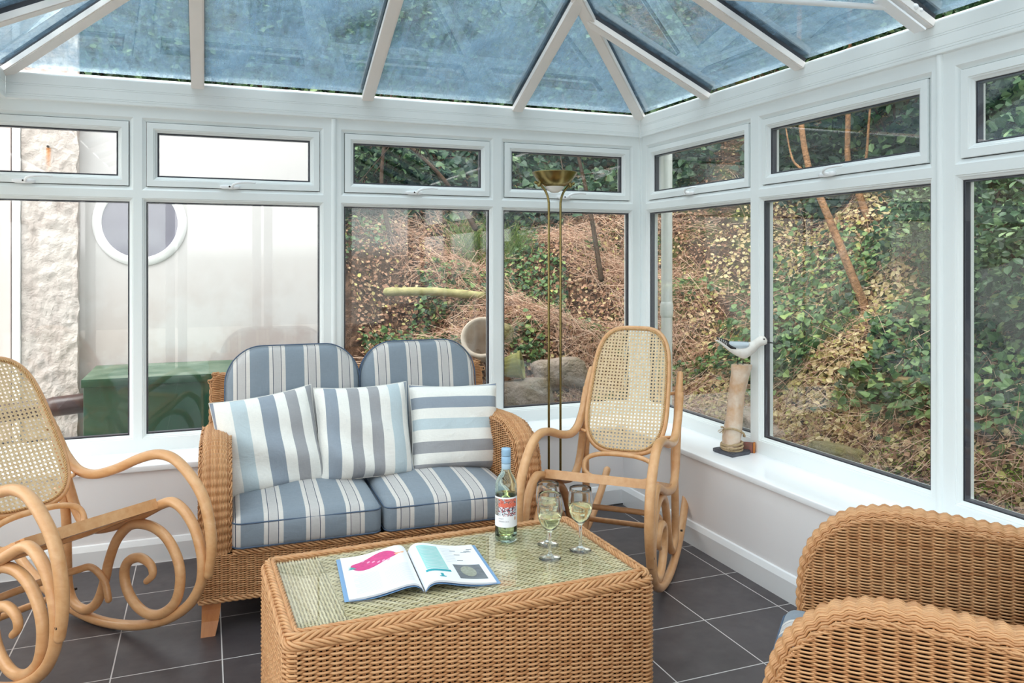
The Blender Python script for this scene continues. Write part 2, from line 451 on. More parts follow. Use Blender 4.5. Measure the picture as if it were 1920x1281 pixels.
WH = lin(236, 234, 228); GY = lin(160, 160, 163); LB = lin(190, 203, 208); MB_ = lin(147, 156, 167); GB = lin(142, 150, 164)
M['piping'] = simple('slate_blue_piping', lin(84, 98, 118), .8, .2)
# ------------------------------------------------------------------ room (corner of dwarf walls at 0,0; X right, Y to the back)
E0 = .275          # window plane sits this far beyond the dwarf wall face
SILL = .438
XL = -3.42; YF = -5.3; XE_ = -3.0
fl = MB().box(XL - .3, .6, YF - .3, .6, -.10, 0).build('floor', M['tiles']); tag(fl, 'dark grey square floor tiles with pale grout', kind='structure')
def wall(name, label, *b, mat='wallpaint'):
    o = MB().box(*b).build(name, M[mat]); tag(o, label, kind='structure'); return o
wall('wall_back', 'low pale grey plastered wall under the back windows', XL, .34, 0, .34, 0, .408)
wall('wall_right', 'low pale grey plastered wall under the right windows', 0, .34, YF, 0, 0, .408)
wall('wall_left', 'low pale grey plastered wall under the left windows', XL - .3, XL, YF, .34, 0, .408)
wf = MB(); wf.box(XL, XE_, YF - .1, YF, 2.05, 2.236); wf.box(XE_, .34, YF - .1, YF, 2.05, 2.236)
tag(wf.build('wall_front', M['wallpaint']), 'white header above the glazed doors behind the camera', kind='structure')
def skirt(name, label, pts_fn):
    prof = [(0, 0), (.018, 0), (.018, .082), (.013, .094), (.008, .105), (0, .108)]
    b = MB(); P = np.array([[pts_fn(t, d, z) for d, z in prof] for t in (0, 1)]); b.grid(P, False)
    tag(b.build(name, M['gloss_white']), label, kind='structure')
skirt('baseboard_back', 'white skirting board along the back wall', lambda t, d, z: (XL if t == 0 else -d, -d, z))
skirt('baseboard_right', 'white skirting board along the right wall', lambda t, d, z: (-d, YF if t == 0 else -d, z))
# sills
b = MB(); b.bbox(XL, .30, -.014, .30, .410, SILL, .005); tag(b.build('trim_1', M['sill']), 'white window sill board along the back windows', kind='structure')
b = MB(); b.bbox(-.014, .30, YF, -.0145, .410, SILL, .005); tag(b.build('trim_2', M['sill']), 'white window sill board along the right windows', kind='structure')

class Wall:
    """maps (u along wall, d outward, z) to world"""
    def __init__(s, k): s.k = k
    def __call__(s, u, d, z):
        return {'back': (u, E0 + d, z), 'right': (E0 + d, u, z), 'front': (u, YF - .02 - d, z), 'left': (XL - .03 - d, u, z)}[s.k]
def ring(b, W, r, prof, mi=0, smooth=False):
    """mitred frame around rect r=(u0,u1,z0,z1); prof=[(grow outward, depth)...]"""
    u0, u1, z0, z1 = r
    P = []
    for g, d in prof:
        P.append([W(u0 - g, d, z0 - g), W(u1 + g, d, z0 - g), W(u1 + g, d, z1 + g), W(u0 - g, d, z1 + g)])
    P = np.array(P).transpose(1, 0, 2)     # 4 x n x 3
    b.grid(P, smooth, mi, wrapu=True)
def wbox(b, W, u0, u1, d0, d1, z0, z1, mi=0):
    v = [W(u, d, z) for u in (u0, u1) for d in (d0, d1) for z in (z0, z1)]
    b.add(v, [(0, 1, 3, 2), (4, 6, 7, 5), (0, 4, 5, 1), (2, 3, 7, 6), (0, 2, 6, 4), (1, 5, 7, 3)], False, mi)
HEAD = 2.088
def window_unit(n, wk, u0, u1, g0, g1, label, handle=True, coupler=None):
    W = Wall(wk)
    root = bpy.data.objects.new('window_%d' % n, None); COL.objects.link(root); root.location = W((u0 + u1) / 2, 0, SILL)
    tag(root, label, kind='structure')
    off = Matrix.Translation(-Vector(root.location))
    def put(b, name, mats, par=root, **kw):
        b.xform(off); return b.build(name, mats, par, **kw)
    zl0, zl1 = .517, 1.635            # lower glass
    zf0, zf1 = 1.757, 1.970           # fanlight glass
    sz0, sz1 = 1.708, 2.0195           # sash outline
    fg0, fg1 = g0 + .049, g1 - .049
    b = MB(); m = .018
    z_b = SILL; d1 = .07
    wbox(b, W, u0, g0 - m, 0, d1, z_b, HEAD); wbox(b, W, g1 + m, u1, 0, d1, z_b, HEAD)
    wbox(b, W, g0 - m, g1 + m, 0, d1, z_b, zl0 - m); wbox(b, W, g0 - m, g1 + m, 0, d1, zl1 + m, sz0 - m); wbox(b, W, g0 - m, g1 + m, 0, d1, sz1 + m, HEAD)
    ov = [(m, 0), (m - .002, .004), (m - .006, .0045), (m - .010, .010), (.002, .014), (0, .018)]
    ring(b, W, (g0, g1, zl0, zl1), ov + [(0, .020)])
    ring(b, W, (g0, g1, zl0, zl1), [(0, .048), (0, .07)])
    ring(b, W, (g0, g1, sz0, sz1), [(m, 0), (.001, .012), (.001, .07)])
    put(b, 'frame', M['upvc'])
    # sash
    b = MB()
    ring(b, W, (fg0, fg1, zf0, zf1), [(.0465, .030), (.0465, .002), (.0455, .001), (.018, .001), (.016, .005), (.012, .0055), (.008, .011), (.001, .015), (0, .019), (0, .021)])
    ring(b, W, (fg0, fg1, zf0, zf1), [(0, .048), (0, .064), (.0465, .064)])
    sash = put(b, 'sash', M['upvc'])
    b = MB()
    ring(b, W, (g0, g1, sz0, sz1), [(-.0005, .020), (-.004, .020)])       # dark seal line round the sash
    for r in ((g0, g1, zl0, zl1), (fg0, fg1, zf0, zf1)):
        ring(b, W, r, [(.001, .0185), (-.0035, .0195), (-.0035, .021)])
    put(b, 'gasket', M['gasket'])
    b = MB()
    for r in ((g0, g1, zl0, zl1), (fg0, fg1, zf0, zf1)):
        ring(b, W, r, [(0, .0212), (-.007, .0214), (-.007, .0455), (0, .0457)])
    put(b, 'glazing_spacer', M['spacer'])
    for (a0, a1, b0, b1) in ((g0, g1, zl0, zl1), (fg0, fg1, zf0, zf1)):
        b = MB(); wbox(b, W, a0 - .001, a1 + .001, .0205, .0465, b0 - .001, b1 + .001); put(b, 'glass_pane', M['glass'])
    if coupler is not None:
        b = MB(); cs = []
        for a in np.linspace(0, PI, 9): cs.append((coupler + .013 * math.cos(a), -.013 * math.sin(a) * .8))
        b.grid(np.array([[W(u, d, z) for u, d in cs] for z in (SILL, HEAD)]), True)
        b.add([W(u, d, HEAD - .0) for u, d in cs], [tuple(range(len(cs)))])
        put(b, 'coupling_strip', M['upvc'])
    if handle:
        uc = (g0 + g1) / 2; zc = 1.731; s = 1
        if wk == 'right': s = -1
        uc += {'back': -.02, 'right': .02, 'front': 0}[wk]
        b = MB()
        # rounded base plate
        pl = []
        for a in np.linspace(0, 2 * PI, 25)[:-1]:
            ca, sa = math.cos(a), math.sin(a)
            pl.append((uc - s * .012 + .047 * np.sign(ca) * abs(ca) ** .6 * 1.0, zc - .014 + .0105 * np.sign(sa) * abs(sa) ** .6))
        P = np.array([[W(u, d, z) for (u, z) in [((q[0] - uc) * g + uc, (q[1] - zc + .014) * g + zc - .014) for q in pl]] for d, g in ((0, 1), (-.008, 1), (-.011, .85), (-.0112, .01))])
        b.grid(P.transpose(1, 0, 2), True, wrapu=True)
        h = put(b, 'handle', M['gloss_white'], sash)
        b = MB(); path = [(0, -.011, -.014), (.0, -.03, -.012), (.008, -.042, -.002), (.03, -.046, .006), (.07, -.044, .010), (.105, -.040, .009)]
        pts = catmull([W(uc + s * a, d, zc + c) for a, d, c in path], 6)
        b.tube(pts, np.linspace(.0085, .0055, len(pts)), 10, flat=.8)
        b2 = put(b, 'lever', M['gloss_white'], sash)
        b = MB(); c0 = W(uc - s * .012, -.0122, zc - .012); c1 = W(uc - s * .012, -.009, zc - .012)
        b.tube([c0, c1], .0045, 10, roundend=False); put(b, 'keyhole', M['dark_metal'], sash)
    return root
wl = 'white framed window with a small top light, '
window_unit(1, 'back', -3.40, -2.475, -3.32, -2.512, wl + 'leftmost on the back wall')
window_unit(2, 'back', -2.475, -1.552, -2.438, -1.621, wl + 'showing the white house wall and round window')
window_unit(3, 'back', -1.552, -.646, -1.495, -.689, wl + 'above the sofa cushions', coupler=-1.550)
window_unit(4, 'back', -.646, .275, -.603, .200, wl + 'behind the brass floor lamp')
window_unit(5, 'right', -.785, .275, -.738, .200, wl + 'narrow one right of the corner')
window_unit(6, 'right', -1.812, -.785, -1.760, -.833, wl + 'with leaning tree trunks outside', coupler=-1.812)
window_unit(7, 'right', -2.85, -1.812, -2.80, -1.891, wl + 'rightmost at the picture edge')
window_unit(8, 'right', -3.90, -2.85, -3.85, -2.90, wl + 'unseen beside the camera, added for light', handle=False)  # out of view, added to let more daylight in
for k_, (a_, c_) in enumerate(((-5.28, -4.1), (-4.1, -2.9), (-2.9, -1.7), (-1.7, -.6), (-.6, .34))):
    window_unit(10 + k_, 'left', a_, c_, a_ + .05, c_ - .05, wl + 'added for light on the unseen left wall, number %d from the doors' % (k_ + 1), handle=False)  # added glazing on the unseen side, lets sky light reach the frames
window_unit(9, 'right', -5.10, -3.90, -5.0, -3.95, wl + 'unseen behind the camera, added for light', handle=False)  # another unseen window added for its light
wb = MB(); wb.box(.275, .345, YF, -5.10, SILL, HEAD); tag(wb.build('trim_5', M['upvc']), 'white filler post at the end of the right windows', kind='structure')
# corner post
b = MB(); b.box(.273, .345, .273, .345, SILL, HEAD); b.box(.262, .277, .262, .277, SILL, HEAD)
tag(b.build('trim_6', M['upvc']), 'white corner post between the two window walls', kind='structure')
# glazed doors behind the camera
for i, (a, c) in enumerate(((-3.42, -2.49), (-2.48, -1.55), (-1.54, -.61), (-.60, .33))):
    W = Wall('front'); b = MB()
    d = bpy.data.objects.new('door_%d' % (i + 1), None); COL.objects.link(d); d.location = ((a + c) / 2, YF - .02, 0)
    tag(d, 'white framed glazed door behind the camera, leaf %d from the left wall' % (i + 1), kind='structure')
    o = Matrix.Translation(-Vector(d.location))
    r = (a + .11, c - .11, .16, 2.0)
    ring(b, W, r, [(.10, .05), (.10, 0), (.02, 0), (0, .015), (0, .05)]); b.xform(o); b.build('frame', M['upvc'], d)
    b = MB(); wbox(b, W, r[0], r[1], .02, .045, r[2], r[3]); b.xform(o); b.build('glass_pane', M['glass'], d)

# ------------------------------------------------------------------ eaves beams
prof = [(.07, 2.085), (.004, 2.085), (-.002, 2.089), (-.0135, 2.091), (-.0145, 2.094), (-.0145, 2.104), (-.0125, 2.105), (-.0145, 2.106), (-.0145, 2.113), (-.0125, 2.114), (-.0145, 2.115),
        (-.0145, 2.152), (-.0125, 2.153), (-.0145, 2.154), (-.0145, 2.160), (-.0125, 2.161), (-.0145, 2.162), (-.0145, 2.205), (-.012, 2.211), (.016, 2.226), (.07, 2.226)]
XE = -3.03
def beam(name, label, fn, a, c):
    b = MB(); b.grid(np.array([[fn(t, d, z) for d, z in prof] for t in (a, c)]), False)
    tag(b.build(name, M['upvc']), label, kind='structure')
def fb(t, d, z): return (XL if t == 0 else E0 + d, E0 + d, z)
def fr_(t, d, z): return (E0 + d, YF if t == 0 else E0 + d, z)
beam('trim_3', 'white grooved eaves beam above the back windows', fb, 0, 1)
beam('trim_4', 'white grooved eaves beam above the right windows', fr_, 0, 1)
b = MB()
b.grid(np.array([[(XE - d if True else 0, (YF if t == 0 else .26), z) for d, z in prof] for t in (0, 1)]), False)
b.box(XL, XE - .004, YF, .262, 2.09, 2.12)
tag(b.build('trim_7', M['upvc']), 'white box gutter beam along the left side of the roof', kind='structure')
b = MB(); b.box(.252, .268, .252, .268, 2.088, 2.215); tag(b.build('trim_8', M['upvc']), 'white corner cover where the eaves beams meet', kind='structure')

# ------------------------------------------------------------------ roof
KR = .47; ZE = 2.236
x0, x1, yb = XE, E0, E0                 # eaves rectangle (inside)
xm = (x0 + x1) / 2; run = (x1 - x0) / 2; zr = ZE + KR * run; ya = yb - run
roof = bpy.data.objects.new('ceiling', None); COL.objects.link(roof); roof.location = (xm, ya, ZE); tag(roof, 'hipped conservatory roof of blue tinted glass panes and white glazing bars', kind='structure')
offR = Matrix.Translation(-Vector(roof.location))
def rput(b, name, mat): b.xform(offR); return b.build(name, mat, roof)
apex = np.array([xm, ya, zr]); cR = np.array([x1, yb, ZE]); cL = np.array([x0, yb, ZE])
nB = np.array([0, KR, 1.]); nB /= np.linalg.norm(nB); nR = np.array([KR, 0, 1.]); nR /= np.linalg.norm(nR); nL = np.array([-KR, 0, 1.]); nL /= np.linalg.norm(nL)
def bar(A, B, n, w=.060):
    A = np.array(A, float); B = np.array(B, float)
    b = MB(); t = (B - A) / np.linalg.norm(B - A)
    b.beam(A, B, w, .026, n, -.022); b.beam(A, B, w * .82, .003, n, -.048); rput(b, 'glazing_bar', M['upvc_old'])
    b = MB(); b.beam(A, B, w * .72, .024, n, .001); rput(b, 'bar_gasket', M['gasket'])
    b = MB(); b.beam(A, B, w * 1.15, .03, n, .05); rput(b, 'outer_capping', M['capping'])
bxs = [-2.208, -1.375, -.532]; rys = [-.416, -1.113, -1.774, -2.45, -3.13, -3.80, -4.48, -5.15]
hipn = lambda n: n
bar(cR + [-.0, -.0, 0], apex, (nB + nR)); bar(cL, apex, (nB + nL))
bar((-1.378, yb, ZE), apex, nB)
for x in (bxs[0], bxs[2]):
    L = (x - x0) if x < xm else (x1 - x); bar((x, yb, ZE), (x, yb - L, ZE + KR * L), nB)
for y in rys:
    L = min(run, yb - y)
    bar((x1, y, ZE), (x1 - L, y, ZE + KR * L), nR)
    bar((x0, y, ZE), (x0 + L, y, ZE + KR * L), nL)
b = MB(); b.beam(apex + [0, .03, -.01], (xm, YF, zr - .01), .10, .06, (0, 0, 1), 0.0); b.beam(apex, (xm, YF, zr), .16, .05, (0, 0, 1), .07); rput(b, 'ridge', M['upvc_old'])
def pane(poly, n):
    P = np.array(poly, float); n = np.array(n); b = MB(); k = len(P)
    V = np.vstack([P, P + n * .02])
    F = [tuple(range(k))[::-1], tuple(range(k, 2 * k))] + [(i, (i + 1) % k, k + (i + 1) % k, k + i) for i in range(k)]
    b.add(V, F); rput(b, 'roof_pane', M['roof_glass'])
def hz(x, side):   # height of the back slope hip limit at x
    return None
xs = [x0] + bxs[:1] + [xm] + bxs[2:] + [x1]
for a, c in zip(xs[:-1], xs[1:]):
    f = lambda x: (x, yb - min(x - x0, x1 - x), ZE + KR * min(x - x0, x1 - x))
    poly = [(a, yb, ZE), (c, yb, ZE)]
    if c < x1: poly.append(f(c))
    if a > x0: poly.append(f(a))
    pane(poly, nB)
ysr = [yb] + rys + [YF]
for sx, xe, n in ((-1, x1, nR), (1, x0, nL)):
    for a, c in zip(ysr[:-1], ysr[1:]):
        f = lambda y: (xe + sx * min(run, yb - y), y, ZE + KR * min(run, yb - y))
        poly = [(xe, a, ZE), (xe, c, ZE), f(c)]
        if a > ya > c: poly.append(tuple(apex))
        if a < yb: poly.append(f(a))
        pane(poly, n)
b = MB(); b.add([(x0, YF - .01, ZE), (x1, YF - .01, ZE), (xm, YF - .01, zr)], [(0, 1, 2)]); b.add([(x0, YF - .05, ZE), (x1, YF - .05, ZE), (xm, YF - .05, zr)], [(0, 1, 2)]); rput(b, 'gable_panel', M['upvc'])
# tie bar of the roof
b = MB(); b.tube([(-2.90, -1.22, 2.252), (.165, -1.774, 2.252)], .0105, 14); tb = thing('roof_tie_bar', 'white round tie bar spanning under the glass roof at upper right', 'bar', (0, 0, 0))
b.build('rod', M['gloss_white'], tb)
b = MB(); b.tube([(.150, -1.7713, 2.252), (.195, -1.774, 2.254)], .017, 14); b.tube([(.170, -1.80, 2.253), (.170, -1.748, 2.253)], .012, 12)
b.tube([(.195, -1.80, 2.244), (.195, -1.748, 2.244)], .009, 12); b.tube([(.19, -1.742, 2.30), (.215, -1.742, 2.285)], .012, 12)
b.build('clevis', M['gloss_white'], tb)
b = MB(); b.beam((.245, -1.774, 2.225), (.05, -1.774, 2.317), .05, .008, nR, -.046); b.build('bracket', M['gloss_white'], tb)
# ------------------------------------------------------------------ wicker weaving
def weave_rows(b, P, Nn, t, amp, r, row0=0, sides=5, twill=0):
    """P[R,N,3] row centre lines, Nn normals, t[N] or [R,N] position in stake units -> strands over/under the stakes"""
    P = np.asarray(P, float); R = P.shape[0]
    t = np.broadcast_to(np.asarray(t, float), P.shape[:2])
    k = (np.arange(R) + row0)[:, None]
    if twill: w = np.clip(1.6 * np.cos(2 * PI * (t / 4 + k / 4.0)) + .35, -1, 1)
    elif twill is None: w = np.cos(2 * PI * t) + .25 * np.cos(PI * (t + k))
    else: w = np.clip(1.35 * np.cos(PI * (t + k)), -1, 1)
    jit = RNG.normal(0, .00025, (R, 1, 1))
    C = P + Nn * (amp * w)[..., None] + Nn * jit
    b.tubes(C, Nn, r, sides, True)
def flat_weave(b, O, U, V, lu, lv, pitch, stake, amp, r, sub=5, sides=5, start=None, end=None, row0=0):
    """rectangular weave: strands run along U; start/end(v)->u limits"""
    O, U, V = (np.array(q, float) for q in (O, U, V)); n = np.cross(U, V); n /= np.linalg.norm(n)
    rows = int(lv / pitch)
    if start is None and end is None:
        N_ = int(lu / stake * sub) + 1; u = np.linspace(0, lu, N_)
        v = (np.arange(rows) + .5) * pitch
        P = O + u[None, :, None] * U + v[:, None, None] * V
        weave_rows(b, P, np.broadcast_to(n, P.shape), u / stake, amp, r, row0, sides)
    else:
        for k in range(rows):
            v = (k + .5) * pitch; a = start(v) if start else 0; c = end(v) if end else lu
            if c - a < stake: continue
            N_ = int((c - a) / stake * sub) + 2; u = np.linspace(a, c, N_)
            P = (O + u[:, None] * U + v * V)[None]
            weave_rows(b, P, np.broadcast_to(n, P.shape), u / stake, amp, r, row0 + k, sides)
def stakes(b, O, U, V, lu, lv, stake, r, lo=None, hi=None):
    O, U, V = (np.array(q, float) for q in (O, U, V)); n = np.cross(U, V)
    for k in range(int(lu / stake) + 1):
        u = k * stake
        for e in (-.0022, .0022):
            a = lo(u) if lo else 0; c = hi(u) if hi else lv
            if c - a < .02: continue
            b.tubes(np.array([[O + (u + e) * U + a * V, O + (u + e) * U + c * V]]), n, r, 5)
def rope(b, path, R, r, n=3, pitch=.05, closed=True, up=(0, 0, 1), sides=6, sub=10, squash=1.0):
    P, t = resample(path, step=pitch / sub, closed=closed)
    P = P if not closed else P
    if closed:
        T = np.roll(P, -1, 0) - np.roll(P, 1, 0)
    else: T = np.gradient(P, axis=0)
    T /= np.linalg.norm(T, axis=1, keepdims=True)
    up = np.array(up, float); A = up - T * (T @ up)[:, None]; A /= np.linalg.norm(A, axis=1, keepdims=True); B = np.cross(T, A)
    m = len(P); turns = round(m / sub) if closed else m / sub
    for k in range(n):
        a = 2 * PI * (np.arange(m) / m * turns + k / n)
        C = P + R * (np.cos(a)[:, None] * A + squash * np.sin(a)[:, None] * B)
        b.tube(C, r, sides, closed=closed, roundend=False)

# ------------------------------------------------------------------ coffee table
TH = .452
tab = thing('coffee_table', 'large honey wicker coffee table with inset glass top', 'table', (-1.4825, -1.6415, 0), math.radians(1.9))
hw, hd = .517, .278
b = MB()
PT, SK = .0060, .033
def side(O, U, lu): flat_weave(b, O, U, (0, 0, 1), lu, TH - .05, PT, SK, .0056, .0038, 7, 6)
cr = .022
side((-hw + cr, -hd, .012), (1, 0, 0), 2 * hw - 2 * cr); side((hw, -hd + cr, .012), (0, 1, 0), 2 * hd - 2 * cr)
side((hw - cr, hd, .012), (-1, 0, 0), 2 * hw - 2 * cr); side((-hw, hd - cr, .012), (0, -1, 0), 2 * hd - 2 * cr)
stakes(b, (-hw + cr, -hd, .012), (1, 0, 0), (0, 0, 1), 2 * hw - 2 * cr, TH - .05, SK, .0024)
stakes(b, (-hw, hd - cr, .012), (0, -1, 0), (0, 0, 1), 2 * hd - 2 * cr, TH - .05, SK, .0024)
stakes(b, (hw, -hd + cr, .012), (0, 1, 0), (0, 0, 1), 2 * hd - 2 * cr, TH - .05, SK, .0024)
# rounded corners
for sx, sy, a0 in ((-1, -1, PI), (1, -1, 1.5 * PI), (1, 1, 0), (-1, 1, .5 * PI)):
    a = np.linspace(a0 - .06, a0 + PI / 2 + .06, 12); rows = int((TH - .05) / PT)
    cx, cy = sx * (hw - cr), sy * (hd - cr)
    nn = np.stack([np.cos(a), np.sin(a), 0 * a], -1)
    z = .012 + (np.arange(rows) + .5) * PT
    P = np.array([cx, cy, 0]) + nn[None] * (cr + .0015) + np.array([0, 0, 1.]) * z[:, None, None]
    weave_rows(b, P, np.broadcast_to(nn, P.shape), np.linspace(0, 1.2, 12), .0028, .0037, 0, 6)
b.build('woven_side', M['wicker'], tab)
b = MB(); b.box(-hw + .0105, hw - .0105, -hd + .0105, hd - .0105, .008, TH - .026); b.build('shade_lining', M['wicker_dark'], tab)
# rolled rim: fat slanted strands laid over the edge
b = MB()
def rrect(hx, hy, r, z, n=8):
    pts = []
    for sx, sy, a0 in ((1, -1, -PI / 2), (1, 1, 0), (-1, 1, PI / 2), (-1, -1, PI)):
        for a in np.linspace(a0, a0 + PI / 2, n): pts.append((sx * (hx - r) + r * math.cos(a), sy * (hy - r) + r * math.sin(a), z))
    return np.array(pts)
rope(b, rrect(hw - .001, hd - .001, .026, TH - .027), .0085, .0046, 5, .11, squash=.8)
rope(b, rrect(hw - .010, hd - .010, .024, TH - .012), .0090, .0046, 5, .11, squash=-.9)
rope(b, rrect(hw - .025, hd - .025, .018, TH - .0055), .0055, .0042, 4, .08, squash=.8)
rope(b, rrect(hw + .001, hd + .001, .024, .012), .006, .0042, 3, .06)
b.build('braided_rim', M['wicker'], tab)
# flat twill top under the glass
b = MB(); hx2, hy2 = hw - .030, hd - .030; zt = TH - .0135
rows = int(2 * hy2 / .0088)
seam = .13
for (ua, ub, alongx) in ((-hx2, -hx2 + seam, False), (-hx2 + seam, hx2, True)):
    if alongx:
        N_ = int((ub - ua) / .0075 * 2.5); u = np.linspace(ua, ub, N_); v = np.linspace(-hy2, hy2, rows)
        P = np.stack(np.broadcast_arrays(u[None, :], v[:, None], zt), -1); nn = np.zeros_like(P); nn[..., 2] = 1
        weave_rows(b, P, nn, u / .0092, .0019, .0031, 0, 5, twill=1)
        for k in range(int((ub - ua) / .0092)):
            x = ua + (k + .5) * .0092; b.tubes(np.array([[[x, -hy2, zt - .0012], [x, hy2, zt - .0012]]]), (0, 0, 1), .0019, 5)
    else:
        N_ = int(2 * hy2 / .0075 * 2.5); u = np.linspace(-hy2, hy2, N_); v = np.arange(ua, ub, .0088)
        P = np.stack(np.broadcast_arrays(v[:, None], u[None, :], zt), -1); nn = np.zeros_like(P); nn[..., 2] = 1
        weave_rows(b, P, nn, u / .0092, .0019, .0031, 0, 5, twill=1)
        for k in range(int(2 * hy2 / .0092)):
            y = -hy2 + (k + .5) * .0092; b.tubes(np.array([[[ua, y, zt - .0012], [ub, y, zt - .0012]]]), (0, 0, 1), .0019, 5)
b.box(-hx2 + seam - .001, -hx2 + seam + .001, -hy2, hy2, zt - .001, zt + .002)
tp = b.build('woven_top', M['seagrass'], tab)
b = MB(); b.box(-hx2 - .004, hx2 + .004, -hy2 - .004, hy2 + .004, zt - .011, zt - .0045); b.build('top_backing', M['seagrass_under'], tp)
b = MB(); b.bbox(-hx2 - .002, hx2 + .002, -hy2 - .002, hy2 + .002, TH - .0092, TH - .0042, .0012); b.build('glass_top', M['tabletop_glass'], tab)
ZG = TH - .0042

# ------------------------------------------------------------------ wicker sofa / armchair
WP, WS = .0040, .029
def arm_path(yf, top, yr):
    return catmull([(yf + .006, .285), (yf, .36), (yf - .002, .43), (yf + .008, .52), (yf + .045, .60), (yf + .12, top - .025), (yf + .22, top), (yf + .36, top - .004), (yf + .52, top - .016), (yr, top - .03)], 8)
def wicker_arm(name, parent, xc, w, yf, top, yr, faces=(True, True)):
    """slab arm, outline in the side plane, bulging band on its edge"""
    pth, t = resample(arm_path(yf, top, yr), step=.0058)
    T = np.gradient(pth, axis=0); T /= np.linalg.norm(T, axis=1, keepdims=True); nrm = np.stack([T[:, 1] * -1, T[:, 0]], -1)
    b = MB(); rows = int(w / .0047)
    xs = np.linspace(-w / 2 + .002, w / 2 - .002, rows); q = xs / (w / 2)
    bul = .026 * (1 - np.abs(q) ** 2.6)
    lean = .75 * np.sign(q) * np.abs(q) ** 2.5
    n3 = np.stack([np.zeros(len(pth)), nrm[:, 0], nrm[:, 1]], -1)
    P = np.stack([np.zeros(len(pth)), pth[:, 0], pth[:, 1]], -1)[None] + np.array([1., 0, 0]) * (xc + xs)[:, None, None] + n3[None] * (bul - .022)[:, None, None]
    Nn = n3[None] * np.sqrt(1 - lean ** 2)[:, None, None] + np.array([1., 0, 0]) * lean[:, None, None]
    weave_rows(b, P, Nn, t / WS, .0028, .0029, 0, 6, twill=None)
    for k in range(int(t[-1] / WS)):       # stakes wrapping over the band
        i = int(np.searchsorted(t, k * WS)); C = P[:, i] - n3[i] * .0
        b.tubes(C[None], n3[i], .0021, 5)
    # side faces: horizontal strands from the outline back
    zmin = .285
    zs = pth[:, 1]; ys = pth[:, 0]; itop = int(np.argmax(zs))
    def ystart(z):
        z = z + zmin; m = zs[:itop + 1]; return float(np.interp(min(z, m[-1]), m, ys[:itop + 1])) + .012
    def yend(z):
        z = z + zmin; m = zs[itop:][::-1]
        return float(np.interp(z, m, ys[itop:][::-1])) if z > m[0] else yr
    for sg, on in ((-1, faces[0]), (1, faces[1])):
        if not on: continue
        x = xc + sg * (w / 2)
        if sg < 0:   # normal -x : U = -y
            flat_weave(b, (x, 0, zmin), (0, -1, 0), (0, 0, 1), 1, zs.max() - zmin - .012, WP, WS, .0036, .0024, 6, 5, start=lambda v: -yend(v + .008), end=lambda v: -ystart(v + .008))
        else:
            flat_weave(b, (x, 0, zmin), (0, 1, 0), (0, 0, 1), 1, zs.max() - zmin - .012, WP, WS, .0036, .0024, 6, 5, start=lambda v: ystart(v + .008), end=lambda v: yend(v + .008))
        # edge cord between band and face
        e = np.stack([np.full(len(pth), x), pth[:, 0] - nrm[:, 0] * .016, pth[:, 1] - nrm[:, 1] * .016], -1)
        rope(b, e, .0035, .0028, 2, .05, closed=False, up=(1, 0, 0))
    o = b.build(name, M['wicker'], parent)
    # dark lining just inside, added to paint the shade behind the strands
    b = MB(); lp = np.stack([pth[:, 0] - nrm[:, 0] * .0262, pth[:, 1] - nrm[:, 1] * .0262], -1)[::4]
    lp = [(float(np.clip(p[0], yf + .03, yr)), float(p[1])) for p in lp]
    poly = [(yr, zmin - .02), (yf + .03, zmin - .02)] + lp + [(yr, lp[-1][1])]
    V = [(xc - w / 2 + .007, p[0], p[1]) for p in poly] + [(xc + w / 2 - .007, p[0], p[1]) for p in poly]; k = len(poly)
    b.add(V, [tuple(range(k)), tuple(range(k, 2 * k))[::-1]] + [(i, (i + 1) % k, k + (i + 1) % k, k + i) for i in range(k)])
    b.build('arm_shade_lining', M['wicker_dark'], o)
    return o
def foot(parent, x, y, sy):
    b = MB(); prof = [(.12, 0.0, 1.0), (.09, .004, .97), (.05, .014, .88), (.0, .034, .74)]
    V = []
    for z, sh, s in prof:
        hx = .033 * s; hy = .030 * s
        for dx, dy in ((-1, -1), (1, -1), (1, 1), (-1, 1)): V.append((x + dx * hx - sh * np.sign(x) * -.35, y + dy * hy + sy * sh * .8, z))
    n = len(prof); F = [(3, 2, 1, 0), tuple(4 * (n - 1) + q for q in range(4))]
    for i in range(n - 1):
        for k in range(4): F.append((4 * i + k, 4 * i + (k + 1) % 4, 4 * i + 4 + (k + 1) % 4, 4 * i + 4 + k))
    b.add(V, F); return b.build('foot', M['teak'], parent)
